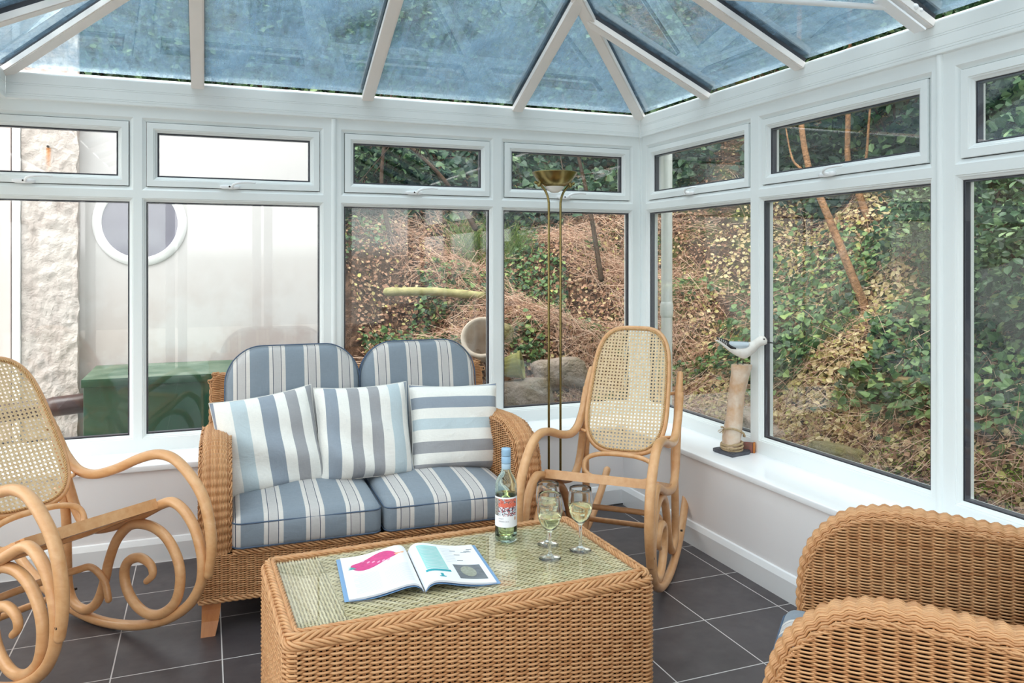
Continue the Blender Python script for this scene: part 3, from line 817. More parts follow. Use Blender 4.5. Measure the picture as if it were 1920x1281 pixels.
def wicker_base(parent, W_, yf, yb_, z0=.118, z1=.288):
    b = MB()
    hx = W_ / 2; lu = W_
    flat_weave(b, (-hx, yf, z0), (1, 0, 0), (0, 0, 1), lu, z1 - z0, WP, WS, .0036, .0024, 6, 5)
    flat_weave(b, (hx, yf, z0), (0, 1, 0), (0, 0, 1), yb_ - yf, z1 - z0, WP, WS, .0036, .0024, 6, 5)
    flat_weave(b, (-hx, yb_, z0), (0, -1, 0), (0, 0, 1), yb_ - yf, z1 - z0, WP, WS, .0036, .0024, 6, 5)
    flat_weave(b, (hx, yb_, z0), (-1, 0, 0), (0, 0, 1), lu, z1 - z0, WP, WS * 1.3, .0034, .0025, 4, 4)
    stakes(b, (-hx, yf, z0), (1, 0, 0), (0, 0, 1), lu, z1 - z0, WS, .002)
    def rect(e, z): return np.array([(-hx - e, yf - e, z), (hx + e, yf - e, z), (hx + e, yb_ + e, z), (-hx - e, yb_ + e, z)])
    for z in (z0 + .004, ): rope(b, catmull(resample(rect(.0, z), step=.03, closed=True)[0], 3, True), .0065, .0042, 3, .07)
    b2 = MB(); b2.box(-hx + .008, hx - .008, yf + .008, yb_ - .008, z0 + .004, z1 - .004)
    o = b.build('base', M['wicker'], parent); b2.build('base_shade_lining', M['wicker_dark'], o)
    b = MB(); hi = W_ / 2 - .11
    rope(b, np.array([(-hi, yf - .0, z1), (hi, yf - .0, z1)]), .008, .0045, 4, .09, closed=False)
    b.build('front_rim', M['wicker'], parent)
    return o
def wicker_back(parent, W_, y0, y1, z0, z1, th=.07):
    """leaning back slab with rounded top corners, woven front, rear and edge"""
    L = math.hypot(y1 - y0, z1 - z0); up = np.array([0, (y1 - y0) / L, (z1 - z0) / L]); nf = np.array([0, -up[2], up[1]])  # front normal
    hx = W_ / 2; R = .05
    out2 = [(-hx, 0), (-hx - .004, L * .3), (-hx, L - R)] + [(-hx + R - R * math.cos(a), L - R + R * math.sin(a)) for a in np.linspace(.2, PI / 2, 5)] + [(0, L + .006)]
    out2 = out2 + [(-x, z) for x, z in out2[-2::-1]]
    pth, t = resample(catmull(out2, 8), step=.0058)
    T = np.gradient(pth, axis=0); T /= np.linalg.norm(T, axis=1, keepdims=True); nr = np.stack([-T[:, 1], T[:, 0]], -1)
    O = np.array([0, y0, z0]); to3 = lambda p, q, d: O + np.array([1., 0, 0]) * p[..., None] + up * q[..., None] - nf * d
    b = MB(); rows = int(th / .0055); ds = np.linspace(.002, th - .002, rows); q = (ds - th / 2) / (th / 2); bul = .014 * (1 - np.abs(q) ** 2.6)
    n3 = np.array([1., 0, 0]) * nr[:, 0][:, None] + up * nr[:, 1][:, None]
    P = np.stack([to3(pth[:, 0], pth[:, 1], d) for d in ds]) + n3[None] * (bul - .012)[:, None, None]
    weave_rows(b, P, np.broadcast_to(n3, P.shape), t / WS, .0032, .0024, 0, 5)
    for side_ in (0, 1):
        nn = nf if side_ == 0 else -nf; off = 0 if side_ == 0 else th
        rows = int(L / WP)
        for k in range(rows):
            z = (k + .5) * WP; lim = np.interp(z, pth[:len(pth) // 2, 1], pth[:len(pth) // 2, 0]) + .006; 
            u = np.linspace(lim, -lim, int(-2 * lim / WS * 4)); P = (O + np.array([1., 0, 0]) * u[:, None] + up * z - nf * off)[None]
            weave_rows(b, P, np.broadcast_to(nn, P.shape), u / WS, .0032, .0026, k, 4)
    o = b.build('wicker_back', M['wicker'], parent)
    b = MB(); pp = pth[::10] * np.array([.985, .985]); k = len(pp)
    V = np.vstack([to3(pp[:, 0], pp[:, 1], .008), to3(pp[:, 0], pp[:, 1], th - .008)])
    b.add(V, [tuple(range(k)), tuple(range(k, 2 * k))[::-1]] + [(i, (i + 1) % k, k + (i + 1) % k, k + i) for i in range(k)]); b.build('back_shade_lining', M['wicker_dark'], o)
    return o

def seat_cushion_mesh(hx, hy, hz, r=.032, crown=.034):
    V, F = rounded_box_arrays((hx, hy, hz), r, 5)
    fx = np.clip(1 - (V[:, 0] / hx) ** 2, 0, 1); fy = np.clip(1 - (V[:, 1] / hy) ** 2, 0, 1)
    V = V.copy(); V[:, 2] += crown * np.sign(V[:, 2]) * (fx * fy) ** .8 * (V[:, 2] > 0)
    V[:, 1] += -.010 * fx * np.clip(1 - (V[:, 2] / hz) ** 2, 0, 1) * (V[:, 1] < -hy * .8)
    V[:, 2] += .003 * np.sin(V[:, 0] * 21 + 1) * np.cos(V[:, 1] * 17) * (V[:, 2] > 0)
    return V, F
def piping_loop(hx, hy, z, r=.03, e=0.0):
    p = rrect(hx + e, hy + e, r, 0, 7)
    fx = np.clip(1 - (p[:, 0] / hx) ** 2, 0, 1); p[:, 2] = z; p[:, 1] -= np.where(p[:, 1] < -hy * .8, (.0105 if z > 0 else .0066) * fx, 0)
    return p
def seat_cushion(parent_loc, rz, hx, hy, hz, label, group, mat, tilt=0):
    t = thing('seat_cushion', label, 'cushion', parent_loc, rz, group); t.rotation_euler[0] = tilt
    b = MB(); V, F = seat_cushion_mesh(hx, hy, hz); b.add(V, F, True); b.build('cover', mat, t)
    b = MB()
    for z, w in ((hz - .020, .003), (-hz + .016, .003)):
        b.tube(resample(piping_loop(hx, hy, z, .032, -.0014), step=.012, closed=True)[0], .0030, 7, closed=True)
    b.build('piping', M['piping'], t)
    return t
def puff(outline, T, ex=(4, .5), nr=14, asym=1.0, wr=0.0, pw=1.0):
    """cushion from a 2D outline (x,z): two domed sides sharing the rim"""
    O = np.asarray(outline, float); rho = np.linspace(0, 1, nr) ** .75
    prof = (1 - rho ** ex[0]) ** ex[1]
    P = O[:, None, :] * rho[None, :, None]
    th = T * prof[None, :] * np.ones((len(O), 1))
    if wr: th = th * (1 + wr * np.sin(P[..., 0] * 31 + P[..., 1] * 13) * np.cos(P[..., 1] * 27 - P[..., 0] * 9) * (1 - rho)[None]) 
    f = np.stack([P[..., 0], -th, P[..., 1]], -1); k = np.stack([P[..., 0], th * asym, P[..., 1]], -1)
    return f, k
def back_cushion(loc, rz, tilt, w, h, T, label, group, mat):
    t = thing('back_cushion', label, 'cushion', loc, rz, group); t.rotation_euler[0] = tilt
    hx = w / 2; R = .145
    pts = []
    for sx, cy, rr, a0 in ((1, h / 2, R, 0), (-1, h / 2, R, PI / 2), (-1, -h / 2, .03, PI), (1, -h / 2, .03, 1.5 * PI)):
        sy = 1 if cy > 0 else -1
        for a in np.linspace(a0, a0 + PI / 2, 10): pts.append((sx * (hx - rr) + rr * math.cos(a), cy - sy * rr + rr * math.sin(a) + 0))
    O = np.array(pts); O[:, 1] += .022 * (1 - (O[:, 0] / hx) ** 2) * (O[:, 1] > 0)
    O, _ = resample(O, n=110, closed=True)
    f, k = puff(O, T, (6, .42), 16)
    b = MB(); b.grid(f, True, wrapu=True, flip=True); b.grid(k, True, wrapu=True); b.build('cover', mat, t)
    b = MB(); rim = np.stack([O[:, 0], 0 * O[:, 0], O[:, 1]], -1) * 1.004
    d = T * .30
    for yy in (-d, d): b.tube(rim * np.array([.995, 1, .995]) + np.array([0, yy, 0]), .0030, 7, closed=True, up=(0, 1, 0))
    b.build('piping', M['piping'], t)
    return t
def throw_pillow(loc, rot, w, h, T, label, mat, seed=0):
    t = thing('throw_pillow', label, 'pillow', loc, 0, 'throw pillows propped on the sofa'); t.rotation_euler = rot
    rg = np.random.default_rng(seed)
    n = 26; u = np.linspace(-1, 1, n)
    A, B = np.meshgrid(u, u, indexing='ij')
    pin = .055
    X = A * (1 - pin * (1 - np.abs(A) ** 1) * 0 - pin * (1 - B ** 2) * np.abs(A) ** 3) * w / 2
    Z = B * (1 - pin * 1.2 * (1 - A ** 2) * np.abs(B) ** 3) * h / 2
    pr_ = np.clip((1 - A ** 4) * (1 - B ** 4), 0, 1) ** .55
    wr = sum(rg.uniform(.5, 1) * np.sin(A * rg.uniform(2, 6) + B * rg.uniform(4, 9) + rg.uniform(0, 6)) for _ in range(5)) * .0055 * (1 - .7 * B)
    # lower part sags forward
    th = T * pr_ * (1 - .18 * B) + wr * pr_
    f = np.stack([X, -th, Z], -1); k = np.stack([X, T * .8 * pr_, Z], -1)
    b = MB(); b.grid(f, True); b.grid(k, True, flip=True); b.build('cover', mat, t)
    b = MB(); e = np.concatenate([f[:, 0], f[-1, 1:], f[::-1, -1][1:], f[0, ::-1][1:-1]]); b.tube(e, .0022, 6, closed=True, up=(0, 1, 0)); b.build('seam', M['seam'], t)
    return t
M['seam'] = simple('pale_linen_seam', lin(222, 220, 214), .9, .1)
M['sofa_fabric'] = stripe_fabric('sofa_stripe', 0, .150, SOFA_STOPS, offset=-.235)
M['sofa_fabric_b'] = stripe_fabric('sofa_stripe_shifted', 0, .150, SOFA_STOPS, offset=-.30)
M['sofa_back_a'] = stripe_fabric('sofa_back_stripe', 0, .150, SOFA_STOPS, offset=-.33)
M['sofa_back_b'] = stripe_fabric('sofa_back_stripe_shifted', 0, .150, SOFA_STOPS, offset=-.285)

SX, SY, SR = -1.522, -.470, math.radians(-1.2)
sofa = thing('wicker_sofa', 'honey wicker two seater sofa with blue striped cushions by the back wall', 'sofa', (SX, SY, 0), SR)
wicker_arm('arm', sofa, -.610, .108, -.385, .662, .30)
wicker_arm('arm', sofa, .610, .108, -.385, .662, .30)
wicker_base(sofa, 1.32, -.383, .30)
wicker_back(sofa, 1.27, .245, .345, .285, .845, .065)
for sx in (-1, 1):
    foot(sofa, sx * .622, -.345, -1); foot(sofa, sx * .622, .26, 1)
def on_sofa(x, y, z):
    c, s = math.cos(SR), math.sin(SR); return (SX + c * x - s * y, SY + s * x + c * y, z)
seat_cushion(on_sofa(-.279, -.085, .352), SR, .274, .312, .062, 'left striped seat cushion of the wicker sofa', 'striped sofa cushions', M['sofa_fabric'])
seat_cushion(on_sofa(.279, -.085, .352), SR, .274, .312, .062, 'right striped seat cushion of the wicker sofa', 'striped sofa cushions', M['sofa_fabric_b'])
back_cushion(on_sofa(-.285, .225, .686), SR, math.radians(-11), .585, .545, .062, 'left rounded striped back cushion of the wicker sofa', 'striped sofa cushions', M['sofa_back_a'])
back_cushion(on_sofa(.285, .225, .686), SR, math.radians(-11), .555, .545, .062, 'right rounded striped back cushion of the wicker sofa', 'striped sofa cushions', M['sofa_back_b'])
LS = [(0, GB), (.055, WH), (.20, LB), (.335, WH), (.455, MB_), (.60, WH), (.70, GY), (.81, WH), (.91, GY)]
MS = [(0, WH), (.115, MB_), (.235, WH), (.34, GY), (.455, WH), (.55, GY), (.66, WH), (.76, LB), (.88, WH), (.945, MB_)]
RS = [(0, GY), (.12, WH), (.23, GY), (.345, WH), (.465, LB), (.58, WH), (.69, MB_), (.81, WH), (.935, GB)]
M['pil_l'] = stripe_fabric('pillow_stripe_wide', 0, .44, LS, -.22, .35, .9); M['pil_m'] = stripe_fabric('pillow_stripe_even', 0, .43, MS, -.215, .35, .9); M['pil_r'] = stripe_fabric('pillow_stripe_across', 2, .42, RS, -.21, .35, .9)
throw_pillow(on_sofa(-.402, .005, .594), (math.radians(-19), math.radians(-7), math.radians(4)), .418, .418, .074, 'left throw pillow with upright stripes, tilted against the sofa arm', M['pil_l'], 1)
throw_pillow(on_sofa(-.008, .01, .610), (math.radians(-19), math.radians(-.8), 0), .410, .412, .072, 'middle throw pillow with upright grey and blue stripes', M['pil_m'], 2)
throw_pillow(on_sofa(.405, .02, .598), (math.radians(-18), math.radians(1.5), math.radians(-3)), .415, .392, .076, 'right throw pillow with stripes running across', M['pil_r'], 3)

# armchair at lower right, its back towards the picture's right edge
AX, AY, AR = -.583, -2.641, math.radians(223.3)
ac = thing('wicker_armchair', 'honey wicker armchair with blue striped cushions at the lower right', 'armchair', (AX, AY, 0), AR)
AW = .766
wicker_arm('arm', ac, -AW / 2 + .055, .108, -.40, .690, .36)
wicker_arm('arm', ac, AW / 2 - .055, .108, -.40, .690, .36)
wicker_base(ac, AW, -.398, .36)
wicker_back(ac, AW - .05, .30, .42, .285, .90, .065)
for sx in (-1, 1):
    foot(ac, sx * .33, -.36, -1); foot(ac, sx * .33, .32, 1)
def on_ac(x, y, z):
    c, s = math.cos(AR), math.sin(AR); return (AX + c * x - s * y, AY + s * x + c * y, z)
seat_cushion(on_ac(0, -.10, .352), AR, .255, .330, .062, 'striped seat cushion of the wicker armchair', 'striped armchair cushions', M['sofa_fabric'])
back_cushion(on_ac(0, .215, .66), AR, math.radians(-12), .52, .52, .065, 'rounded striped back cushion of the wicker armchair', 'striped armchair cushions', M['sofa_back_a'])

# ------------------------------------------------------------------ bentwood rocking chairs
G_, W0 = .0868, .4846
def yw(s): return (W0 + G_ * s) / 2
def cane_panel(name, parent, a, bb, ex, T3, pitch=.0160):
    """woven cane sheet clipped to a superellipse; T3(x,y,h)->local 3D"""
    b = MB()
    def inside(x, y): return abs(x / a) ** ex + abs(y / bb) ** ex < 1
    def seg(p0, d):
        p0 = np.array(p0); d = np.array(d); ts = np.linspace(-1.2, 1.2, 241)
        ins = [inside(*(p0 + d * t)) for t in ts]
        if not any(ins): return None
        i0 = ins.index(True); i1 = len(ins) - 1 - ins[::-1].index(True)
        return p0 + d * ts[i0], p0 + d * ts[i1]
    def strand(p0, d, w, h):
        q = seg(p0, d)
        if q is None: return
        A, B = q
        if np.linalg.norm(B - A) < .01: return
        n_ = max(2, int(np.linalg.norm(B - A) / .05)); t = (B - A) / np.linalg.norm(B - A); sd = np.array([-t[1], t[0]]) * w / 2
        rows = []
        for f in np.linspace(0, 1, n_ + 1):
            c = A + (B - A) * f
            rows.append([T3(*(c - sd), h - .0004), T3(*(c + sd), h - .0004), T3(*(c + sd), h + .0004), T3(*(c - sd), h + .0004), T3(*(c - sd), h - .0004)])
        b.grid(np.array(rows), False)
    nx = int(a / pitch) + 1; ny = int(bb / pitch) + 1
    for i in range(-nx, nx + 1):
        for e in (-.0022, .0022): strand((i * pitch + e, 0), (0, 1), .0030, 0)
    for j in range(-ny, ny + 1):
        for e in (-.0022, .0022): strand((0, j * pitch + e), (1, 0), .0030, .0008)
    D = 1 / math.sqrt(2)
    for k in range(-(nx + ny), nx + ny + 1):
        strand(((k + .5) * pitch, 0), (D, D), .0028, .0016); strand(((k + .5) * pitch, 0), (D, -D), .0028, .0022)
    return b.build(name, M['cane'], parent)
def superell(a, b_, ex, n=72):
    th = np.linspace(0, 2 * PI, n + 1)[:-1]; c, s = np.cos(th), np.sin(th)
    return np.stack([np.sign(c) * np.abs(c) ** (2 / ex) * a, np.sign(s) * np.abs(s) ** (2 / ex) * b_], -1)
def rocking_chair(label, loc, theta, rock=0.0):
    t = thing('rocking_chair', label, 'rocking chair', (loc[0], loc[1], 0), 0, 'bentwood rocking chairs with cane backs')
    R = .0185
    lift = .016
    runner = [(-.612, .775), (-.575, .735), (-.535, .68), (-.503, .61), (-.473, .535), (-.446, .475), (-.412, .408), (-.365, .360), (-.30, .345), (-.20, .370), (-.08, .418), (.0, .458), (.060, .488), (.110, .500), (.164, .478), (.213, .428), (.245, .355), (.253, .296), (.240, .230), (.185, .155), (.085, .088), (-.037, .042), (-.164, .016), (-.296, .008), (-.433, .022), (-.56, .058), (-.67, .11), (-.745, .155), (-.800, .195)]
    arm = [(-.548, .695), (-.515, .648), (-.473, .597), (-.402, .552), (-.311, .546), (-.193, .580), (-.065, .633), (.031, .658), (.111, .650), (.189, .602), (.250, .535), (.282, .446), (.290, .357), (.276, .275)]
    scroll = [(-.520, .452), (-.500, .470), (-.475, .462), (-.457, .42), (-.447, .33), (-.445, .215), (-.437, .110), (-.405, .055), (-.350, .040), (-.300, .058), (-.262, .098), (-.229, .173), (-.207, .245), (-.164, .330), (-.100, .388), (-.037, .406), (.035, .402), (.098, .372), (.146, .312), (.160, .243), (.138, .164), (.075, .110), (.004, .092), (-.062, .112), (-.110, .160), (-.124, .221), (-.098, .265), (-.040, .285), (.012, .268), (.022, .235), (-.008, .207)]
    for sg in (-1, 1):
        mk = lambda L, off=0.0, n=8: catmull([(s, sg * (yw(s) + off), z + lift) for s, z in L], n)
        p = mk(runner); b = MB(); rr = np.full(len(p), R); rr[:12] = np.linspace(R * .75, R, 12); b.tube(p, rr, 12, up=(0, 1, 0), flat=.95); b.build('runner_frame', M['bentwood'], t)
        p = mk(arm, .004); b = MB(); rr = np.full(len(p), R * 1.06); rr[-14:] = np.linspace(R * 1.06, R * .85, 14); b.tube(p, rr, 12, up=(0, 1, 0), flat=.9); b.build('arm', M['bentwood'], t)
        p = mk(scroll, -.012); b = MB(); n = len(p); rr = np.full(n, R * .95); rr[-30:] = np.linspace(R * .95, R * .62, 30); rr[:20] = np.linspace(R * .6, R * .95, 20)
        b.tube(p, rr, 12, up=(0, 1, 0)); b.build('scroll', M['bentwood'], t)
        for s, z in ((-.437, .09), (.284, .31), (-.53, .66)):
            b = MB(); b.tube([(s, sg * (yw(s) + R * .6), z + lift), (s, sg * (yw(s) + R + .002), z + lift)], .005, 8, roundend=False); b.build('screw', M['dark_metal'], t)
    # stretchers
    for s, z, r in ((-.255, .228, .0125), (-.437, .090, .0125),):
        b = MB(); w = yw(s) - .012
        if s == -.255:
            pts = catmull([(s + .07, -w + .015, .115 + lift), (s + .05, -w + .018, .18 + lift), (s + .01, -w + .04, z + lift), (s, -w + .09, z + lift + .006), (s, 0, z + .008 + lift), (s, w - .09, z + lift + .006), (s + .01, w - .04, z + lift), (s + .05, w - .018, .18 + lift), (s + .07, w - .015, .115 + lift)], 8)
        else: pts = np.array([(s, -w, z + lift), (s, 0, z + lift), (s, w, z + lift)])
        b.tube(pts, r, 10, up=(0, 0, 1)); b.build('stretcher', M['bentwood'], t)
    # seat frame: plane through (0.02,.462) .. (-.345,.375)
    s1, z1, s0, z0 = .030, .472, -.335, .318
    d = np.array([s1 - s0, 0, z1 - z0]); Ls = np.linalg.norm(d); d /= Ls; up = np.array([-d[2], 0, d[0]])
    O = np.array([s0, 0, z0 + lift + .012]); W1 = yw(s1) - .022; Wb = yw(s0) - .022
    Tq = lambda f, y, h: O + d * f + np.array([0, 1., 0]) * y + up * h
    b = MB()
    def plank(p, q, w, th):
        A = Tq(p[0], p[1], 0); B = Tq(q[0], q[1], 0); b.beam(A, B, w, th, up, th / 2)
    plank((Ls, -W1 - .005), (Ls, W1 + .005), .048, .036); plank((.0, -Wb), (.0, Wb), .048, .03)
    plank((0, -Wb), (Ls, -W1), .040, .032); plank((0, Wb), (Ls, W1), .040, .032)
    sf = b.build('seat_frame', M['bentwood'], t)
    wm = (W1 + Wb) / 2 - .012
    cane_panel('cane_seat', sf, Ls / 2 - .018, wm, 8, lambda x, y, h: Tq(x + Ls / 2, y, h + .010))
    # backrest
    tb_, bb_ = np.array([-.652, 0, .980 + lift]), np.array([-.330, 0, .472 + lift])
    ub = tb_ - bb_; Lb = np.linalg.norm(ub); ub /= Lb; nb = np.array([ub[2], 0, -ub[0]]); cb = (tb_ + bb_) / 2
    T3 = lambda x, y, h: cb + np.array([0, 1., 0]) * x + ub * y + nb * (h - .012 * (1 - (x / .2) ** 2) + .010)
    a_, b_ = .182, Lb / 2; ex = 3.5
    def taper(p):  # slightly wider below
        p = p.copy(); p[:, 0] *= 1 + .06 * np.clip(-p[:, 1] / b_, -1, 1); return p
    rg = taper(superell(a_, b_, ex)); b = MB(); b.tube(np.array([T3(x, y, -.006) for x, y in rg]), .0125, 10, closed=True, up=tuple(nb), flat=.9); fr = b.build('backrest_frame', M['bentwood'], t)
    rg = taper(superell(a_ - .010, b_ - .010, ex)); b = MB()
    rope(b, np.array([T3(x, y, .007) for x, y in rg]), .0028, .0026, 2, .018, up=tuple(nb)); b.build('cane_binding', M['cane_edge'], fr)
    cane_panel('cane_panel', fr, a_ - .003, b_ - .006, ex, lambda x, y, h: T3(x * (1 + .06 * max(-1, min(1, -y / b_))), y, h + .002))
    # hoop between backrest and seat
    hc = np.array([-.262, 0, .425 + lift]); b = MB()
    hp = superell(.158, .060, 2.6, 40); b.tube(np.array([hc + np.array([0, 1., 0]) * x + ub * y for x, y in hp]), .0105, 10, closed=True, up=tuple(nb)); b.build('back_hoop', M['bentwood'], t)
    # rails from backrest to the posts
    for s, z, y0_ in ((-.335, .545, .18), (-.50, .70, .18)):
        for sg in (-1, 1): b = MB(); b.tube([(s - .03, sg * y0_, z + lift), (s - .075, sg * (yw(s) - .01), z + lift - .01)], .008, 8); b.build('back_bracket', M['bentwood'], t)
    t.rotation_euler = (0, -rock, theta)
    # let the runners rest on the floor
    mz = min(math.sin(rock) * v.co.x + math.cos(rock) * v.co.z for o in t.children if o.name.startswith('runner') for v in o.data.vertices)
    # rock about s=-.15
    sh = -.15 * (1 - math.cos(rock))
    t.location = (loc[0] + sh * math.cos(theta), loc[1] + sh * math.sin(theta), -mz)
    return t
rocking_chair('bentwood rocking chair with cane back, in the left foreground', (-2.5379, -.9675), -.8718)
rocking_chair('bentwood rocking chair with cane back, in the corner by the brass lamp', (-.6125, -.9524), -2.3284, -.1142)

# ------------------------------------------------------------------ floor lamp
lx, ly = -.494, -.17
lamp = thing('floor_lamp', 'tall antique brass uplighter floor lamp with twin stems', 'floor lamp', (lx, ly, 0), math.radians(-3))
b = MB(); b.lathe([(0, .0), (.12, .0), (.125, .004), (.125, .012), (.118, .018), (.04, .026), (.02, .034), (0, .036)], 40); b.build('base', M['brass'], lamp)
for sg in (-1, 1):
    b = MB(); b.tube(catmull([(sg * .032, 0, .02), (sg * .032, 0, .6), (sg * .032, 0, 1.2), (sg * .032, 0, 1.60), (sg * .034, 0, 1.66), (sg * .046, 0, 1.70), (sg * .066, 0, 1.728), (sg * .086, 0, 1.748)], 8), .0062, 12); st = b.build('stem', M['brass'], lamp)
    b = MB(); b.tube([(sg * .086, 0, 1.740), (sg * .078, 0, 1.758)], .011, 12); b.tube([(sg * .093, 0, 1.748), (sg * .105, 0, 1.752)], .008, 10); b.build('knuckle', M['brass'], lamp)
b = MB(); out = [(.028, 1.728), (.050, 1.733), (.080, 1.752), (.100, 1.776), (.1165, 1.802), (.1185, 1.806), (.1165, 1.807), (.098, 1.780), (.078, 1.757), (.048, 1.738), (.0, 1.733)]
b.lathe(out, 56); bo = b.build('bowl', M['brass'], lamp)
b = MB(); b.lathe([(0, 1.700), (.018, 1.703), (.036, 1.713), (.048, 1.727), (.05, 1.735)], 40); b.build('glass_dome', M['frosted'], lamp)
b = MB(); b.lathe([(.112, 1.7965), (.112, 1.800), (.085, 1.802), (.084, 1.7995), (.062, 1.7995), (.061, 1.803), (.036, 1.805), (0, 1.806)], 48); b.build('diffuser', M['frosted'], bo)
b = MB(); b.tube(catmull([(.0, .10, .008), (.1, .14, .006), (.25, .15, .006), (.5, .17, .006)], 8), .0035, 8, roundend=False); b.build('cord', M['black_plastic'], lamp)
# ------------------------------------------------------------------ seagull ornament on the right sill
M['gull_white'] = simple('painted_white_wood', lin(236, 233, 228), .6, .3, nz=(40., lin(224, 219, 212)), bmp=(90., .2, .002))
M['gull_grey'] = simple('painted_pale_grey', lin(174, 186, 196), .6, .3, nz=(30., lin(190, 200, 206)))
M['driftwood'] = simple('bleached_driftwood', lin(226, 214, 200), .85, .15, nz=(11., lin(198, 150, 106)), bmp=(50., .6, .006))
M['rope'] = simple('sisal_rope', lin(196, 174, 142), .95, .1, nz=(120., lin(168, 144, 110)), bmp=(240., .6, .003))
M['block_dark'] = simple('dark_painted_block', lin(116, 92, 76), .7, .2, nz=(60., lin(150, 88, 84)))
M['orange_wood'] = simple('orange_brown_end_grain', lin(196, 124, 62), .6, .3, nz=(50., lin(172, 100, 48)))
gx, gy = .160, -.765
gull = thing('seagull_ornament', 'painted wooden seagull on a driftwood post with slate base on the sill', 'ornament', (gx, gy, SILL), 0)
b = MB(); n = 4
poly = [(-.056, .072), (-.064, .045), (-.052, -.074), (.060, -.052), (.104, -.012), (.090, .040), (-.01, .078)]
b.prism(poly, 0, .014); b.prism([(p[0] * .93, p[1] * .93) for p in poly], .014, .0165); b.build('base', M['slate'], gull)
b = MB(); hts = np.linspace(.012, .420, 26); sd = 20; P = []
for h in hts:
    f = (h - .012) / .408; cx = -.004 + .050 * f ** 1.3; r = .0425 - .004 * f + .0035 * math.sin(f * 8) + (.003 if f > .93 else 0)
    ring_ = []
    for k in range(sd):
        a = 2 * PI * k / sd; rr = r * (1 + .10 * math.sin(2 * a + f * 2) + .05 * math.sin(5 * a + f * 11) + .03 * math.sin(9 * a + f * 23))
        ring_.append((cx * .93 + rr * math.cos(a), -cx * .36 + rr * math.sin(a), h))
    P.append(ring_)
P = np.array(P).transpose(1, 0, 2); b.grid(P, True, wrapu=True, flip=True); b.add(P[:, -1], [tuple(range(sd))]); b.build('driftwood_post', M['driftwood'], gull)
b = MB()
for k, (h, e) in enumerate(((.024, 0), (.036, .002), (.048, .001))):
    ring_ = [((.047 + e) * math.cos(a), (.047 + e) * math.sin(a), h + .005 * math.sin(a + k)) for a in np.linspace(0, 2 * PI, 41)[:-1]]; rope(b, np.array(ring_), .0028, .0034, 3, .018)
pts = catmull([(-.049, -.006, .118), (-.040, -.032, .126), (-.014, -.050, .122), (.018, -.051, .108), (.044, -.034, .092), (.058, -.014, .080), (.066, -.016, .078)], 10); rope(b, pts, .0026, .0030, 3, .018, closed=False)
for k in range(16):
    a = RNG.uniform(0, 6.28); b.tube([(-.046, -.004, .120), (-.060 + .008 * math.cos(a), -.012, .124 + .010 * math.sin(a)), (-.074 + .012 * math.cos(a), -.016 + .01 * math.sin(2 * a), .120 + .016 * math.sin(a))], .0012, 5)
b.build('rope', M['rope'], gull)
# bird: length axis d (beak direction) in the horizontal plane, broadside to the room
BD = Vector((math.cos(math.radians(-50)), math.sin(math.radians(-50)), 0)); BS = Vector((-BD.y, BD.x, 0)); bo_ = Vector((.046 * .93, -.018, .498))
def bp(s, w, z): v = bo_ + BD * s + BS * w + Vector((0, 0, z)); return (v.x, v.y, v.z)
prof = [(-.125, .0325, .003, .002), (-.105, .026, .008, .006), (-.08, .013, .015, .012), (-.05, .000, .024, .022), (-.02, -.008, .031, .030), (.012, -.012, .034, .037), (.040, .000, .031, .033), (.060, .014, .0275, .031), (.076, .030, .0260, .0275), (.090, .040, .0245, .0245), (.104, .041, .0205, .0205), (.114, .038, .012, .0125), (.119, .036, .003, .003)]
prf = catmull(prof, 4); P = []
for s, zc, rw, rh in prf: P.append([bp(s, rw * math.cos(a), zc + rh * math.sin(a)) for a in np.linspace(0, 2 * PI, 25)[:-1]])
b = MB(); b.grid(np.array(P).transpose(1, 0, 2), True, wrapu=True); bird = b.build('bird_body', M['gull_white'], gull)
for sg in (-1, 1):
    # folded wing, pale grey with a black barred tip
    def wing(stops, mat, name, ex=.0):
        b = MB(); top = []; bot = []
        for s, zt, zb, o in stops: top.append((s, zt, o)); bot.append((s, zb, o))
        rows = []
        for (s, zt, o), (_, zb, _) in zip(catmull(top, 5), catmull(bot, 5)):
            rows.append([bp(s, sg * (o * .55), zt + .001), bp(s, sg * (o + .0015 + ex), (zt * .7 + zb * .3)), bp(s, sg * (o + .003 + ex), (zt * .4 + zb * .6)), bp(s, sg * (o - .002), zb)])
        b.grid(np.array(rows), True); return b.build(name, mat, bird)
    wing([(-.055, .030, .006, .018), (-.030, .031, .000, .027), (.0, .031, .002, .0335), (.026, .031, .006, .0335), (.040, .028, .014, .031)], M['gull_grey'], 'wing')
    wing([(-.118, .048, .042, .004), (-.095, .041, .028, .009), (-.070, .033, .010, .0165), (-.045, .020, -.004, .0255), (-.018, .006, -.004, .0305)], M['black_plastic'], 'wing_tip', .0012)
    b = MB()
    for s, zc in ((-.105, .038), (-.094, .034), (-.083, .030), (-.072, .025)):
        w = .0075 + (s + .105) * .28; b.tube([bp(s, sg * (w + .0035), zc + .007), bp(s + .006, sg * (w + .0055), zc - .008)], .0011, 6)
    b.build('wing_bars', M['gull_white'], bird)
    b = MB(); c = bp(.106, sg * .0155, .050); b.lathe([(0, .0042), (.0032, .0028), (.0044, 0), (.0032, -.0028), (0, -.0042)], 12, c); b.build('eye', M['black_plastic'], bird)
    b = MB(); b.tube([bp(-.006 + sg * .010, sg * .008, -.030), bp(-.006 + sg * .010, sg * .008, -.085)], .0022, 8); b.build('leg', M['black_plastic'], gull)
b = MB(); b.tube([bp(.112, 0, .037), bp(.130, 0, .034), bp(.156, 0, .032)], [.005, .0035, .0016], 10); b.build('beak', M['black_plastic'], bird)
wbk = thing('wooden_block', 'small dark block with an orange brown end on the sill behind the seagull', 'block', (.232, -.765, SILL), math.radians(-42))
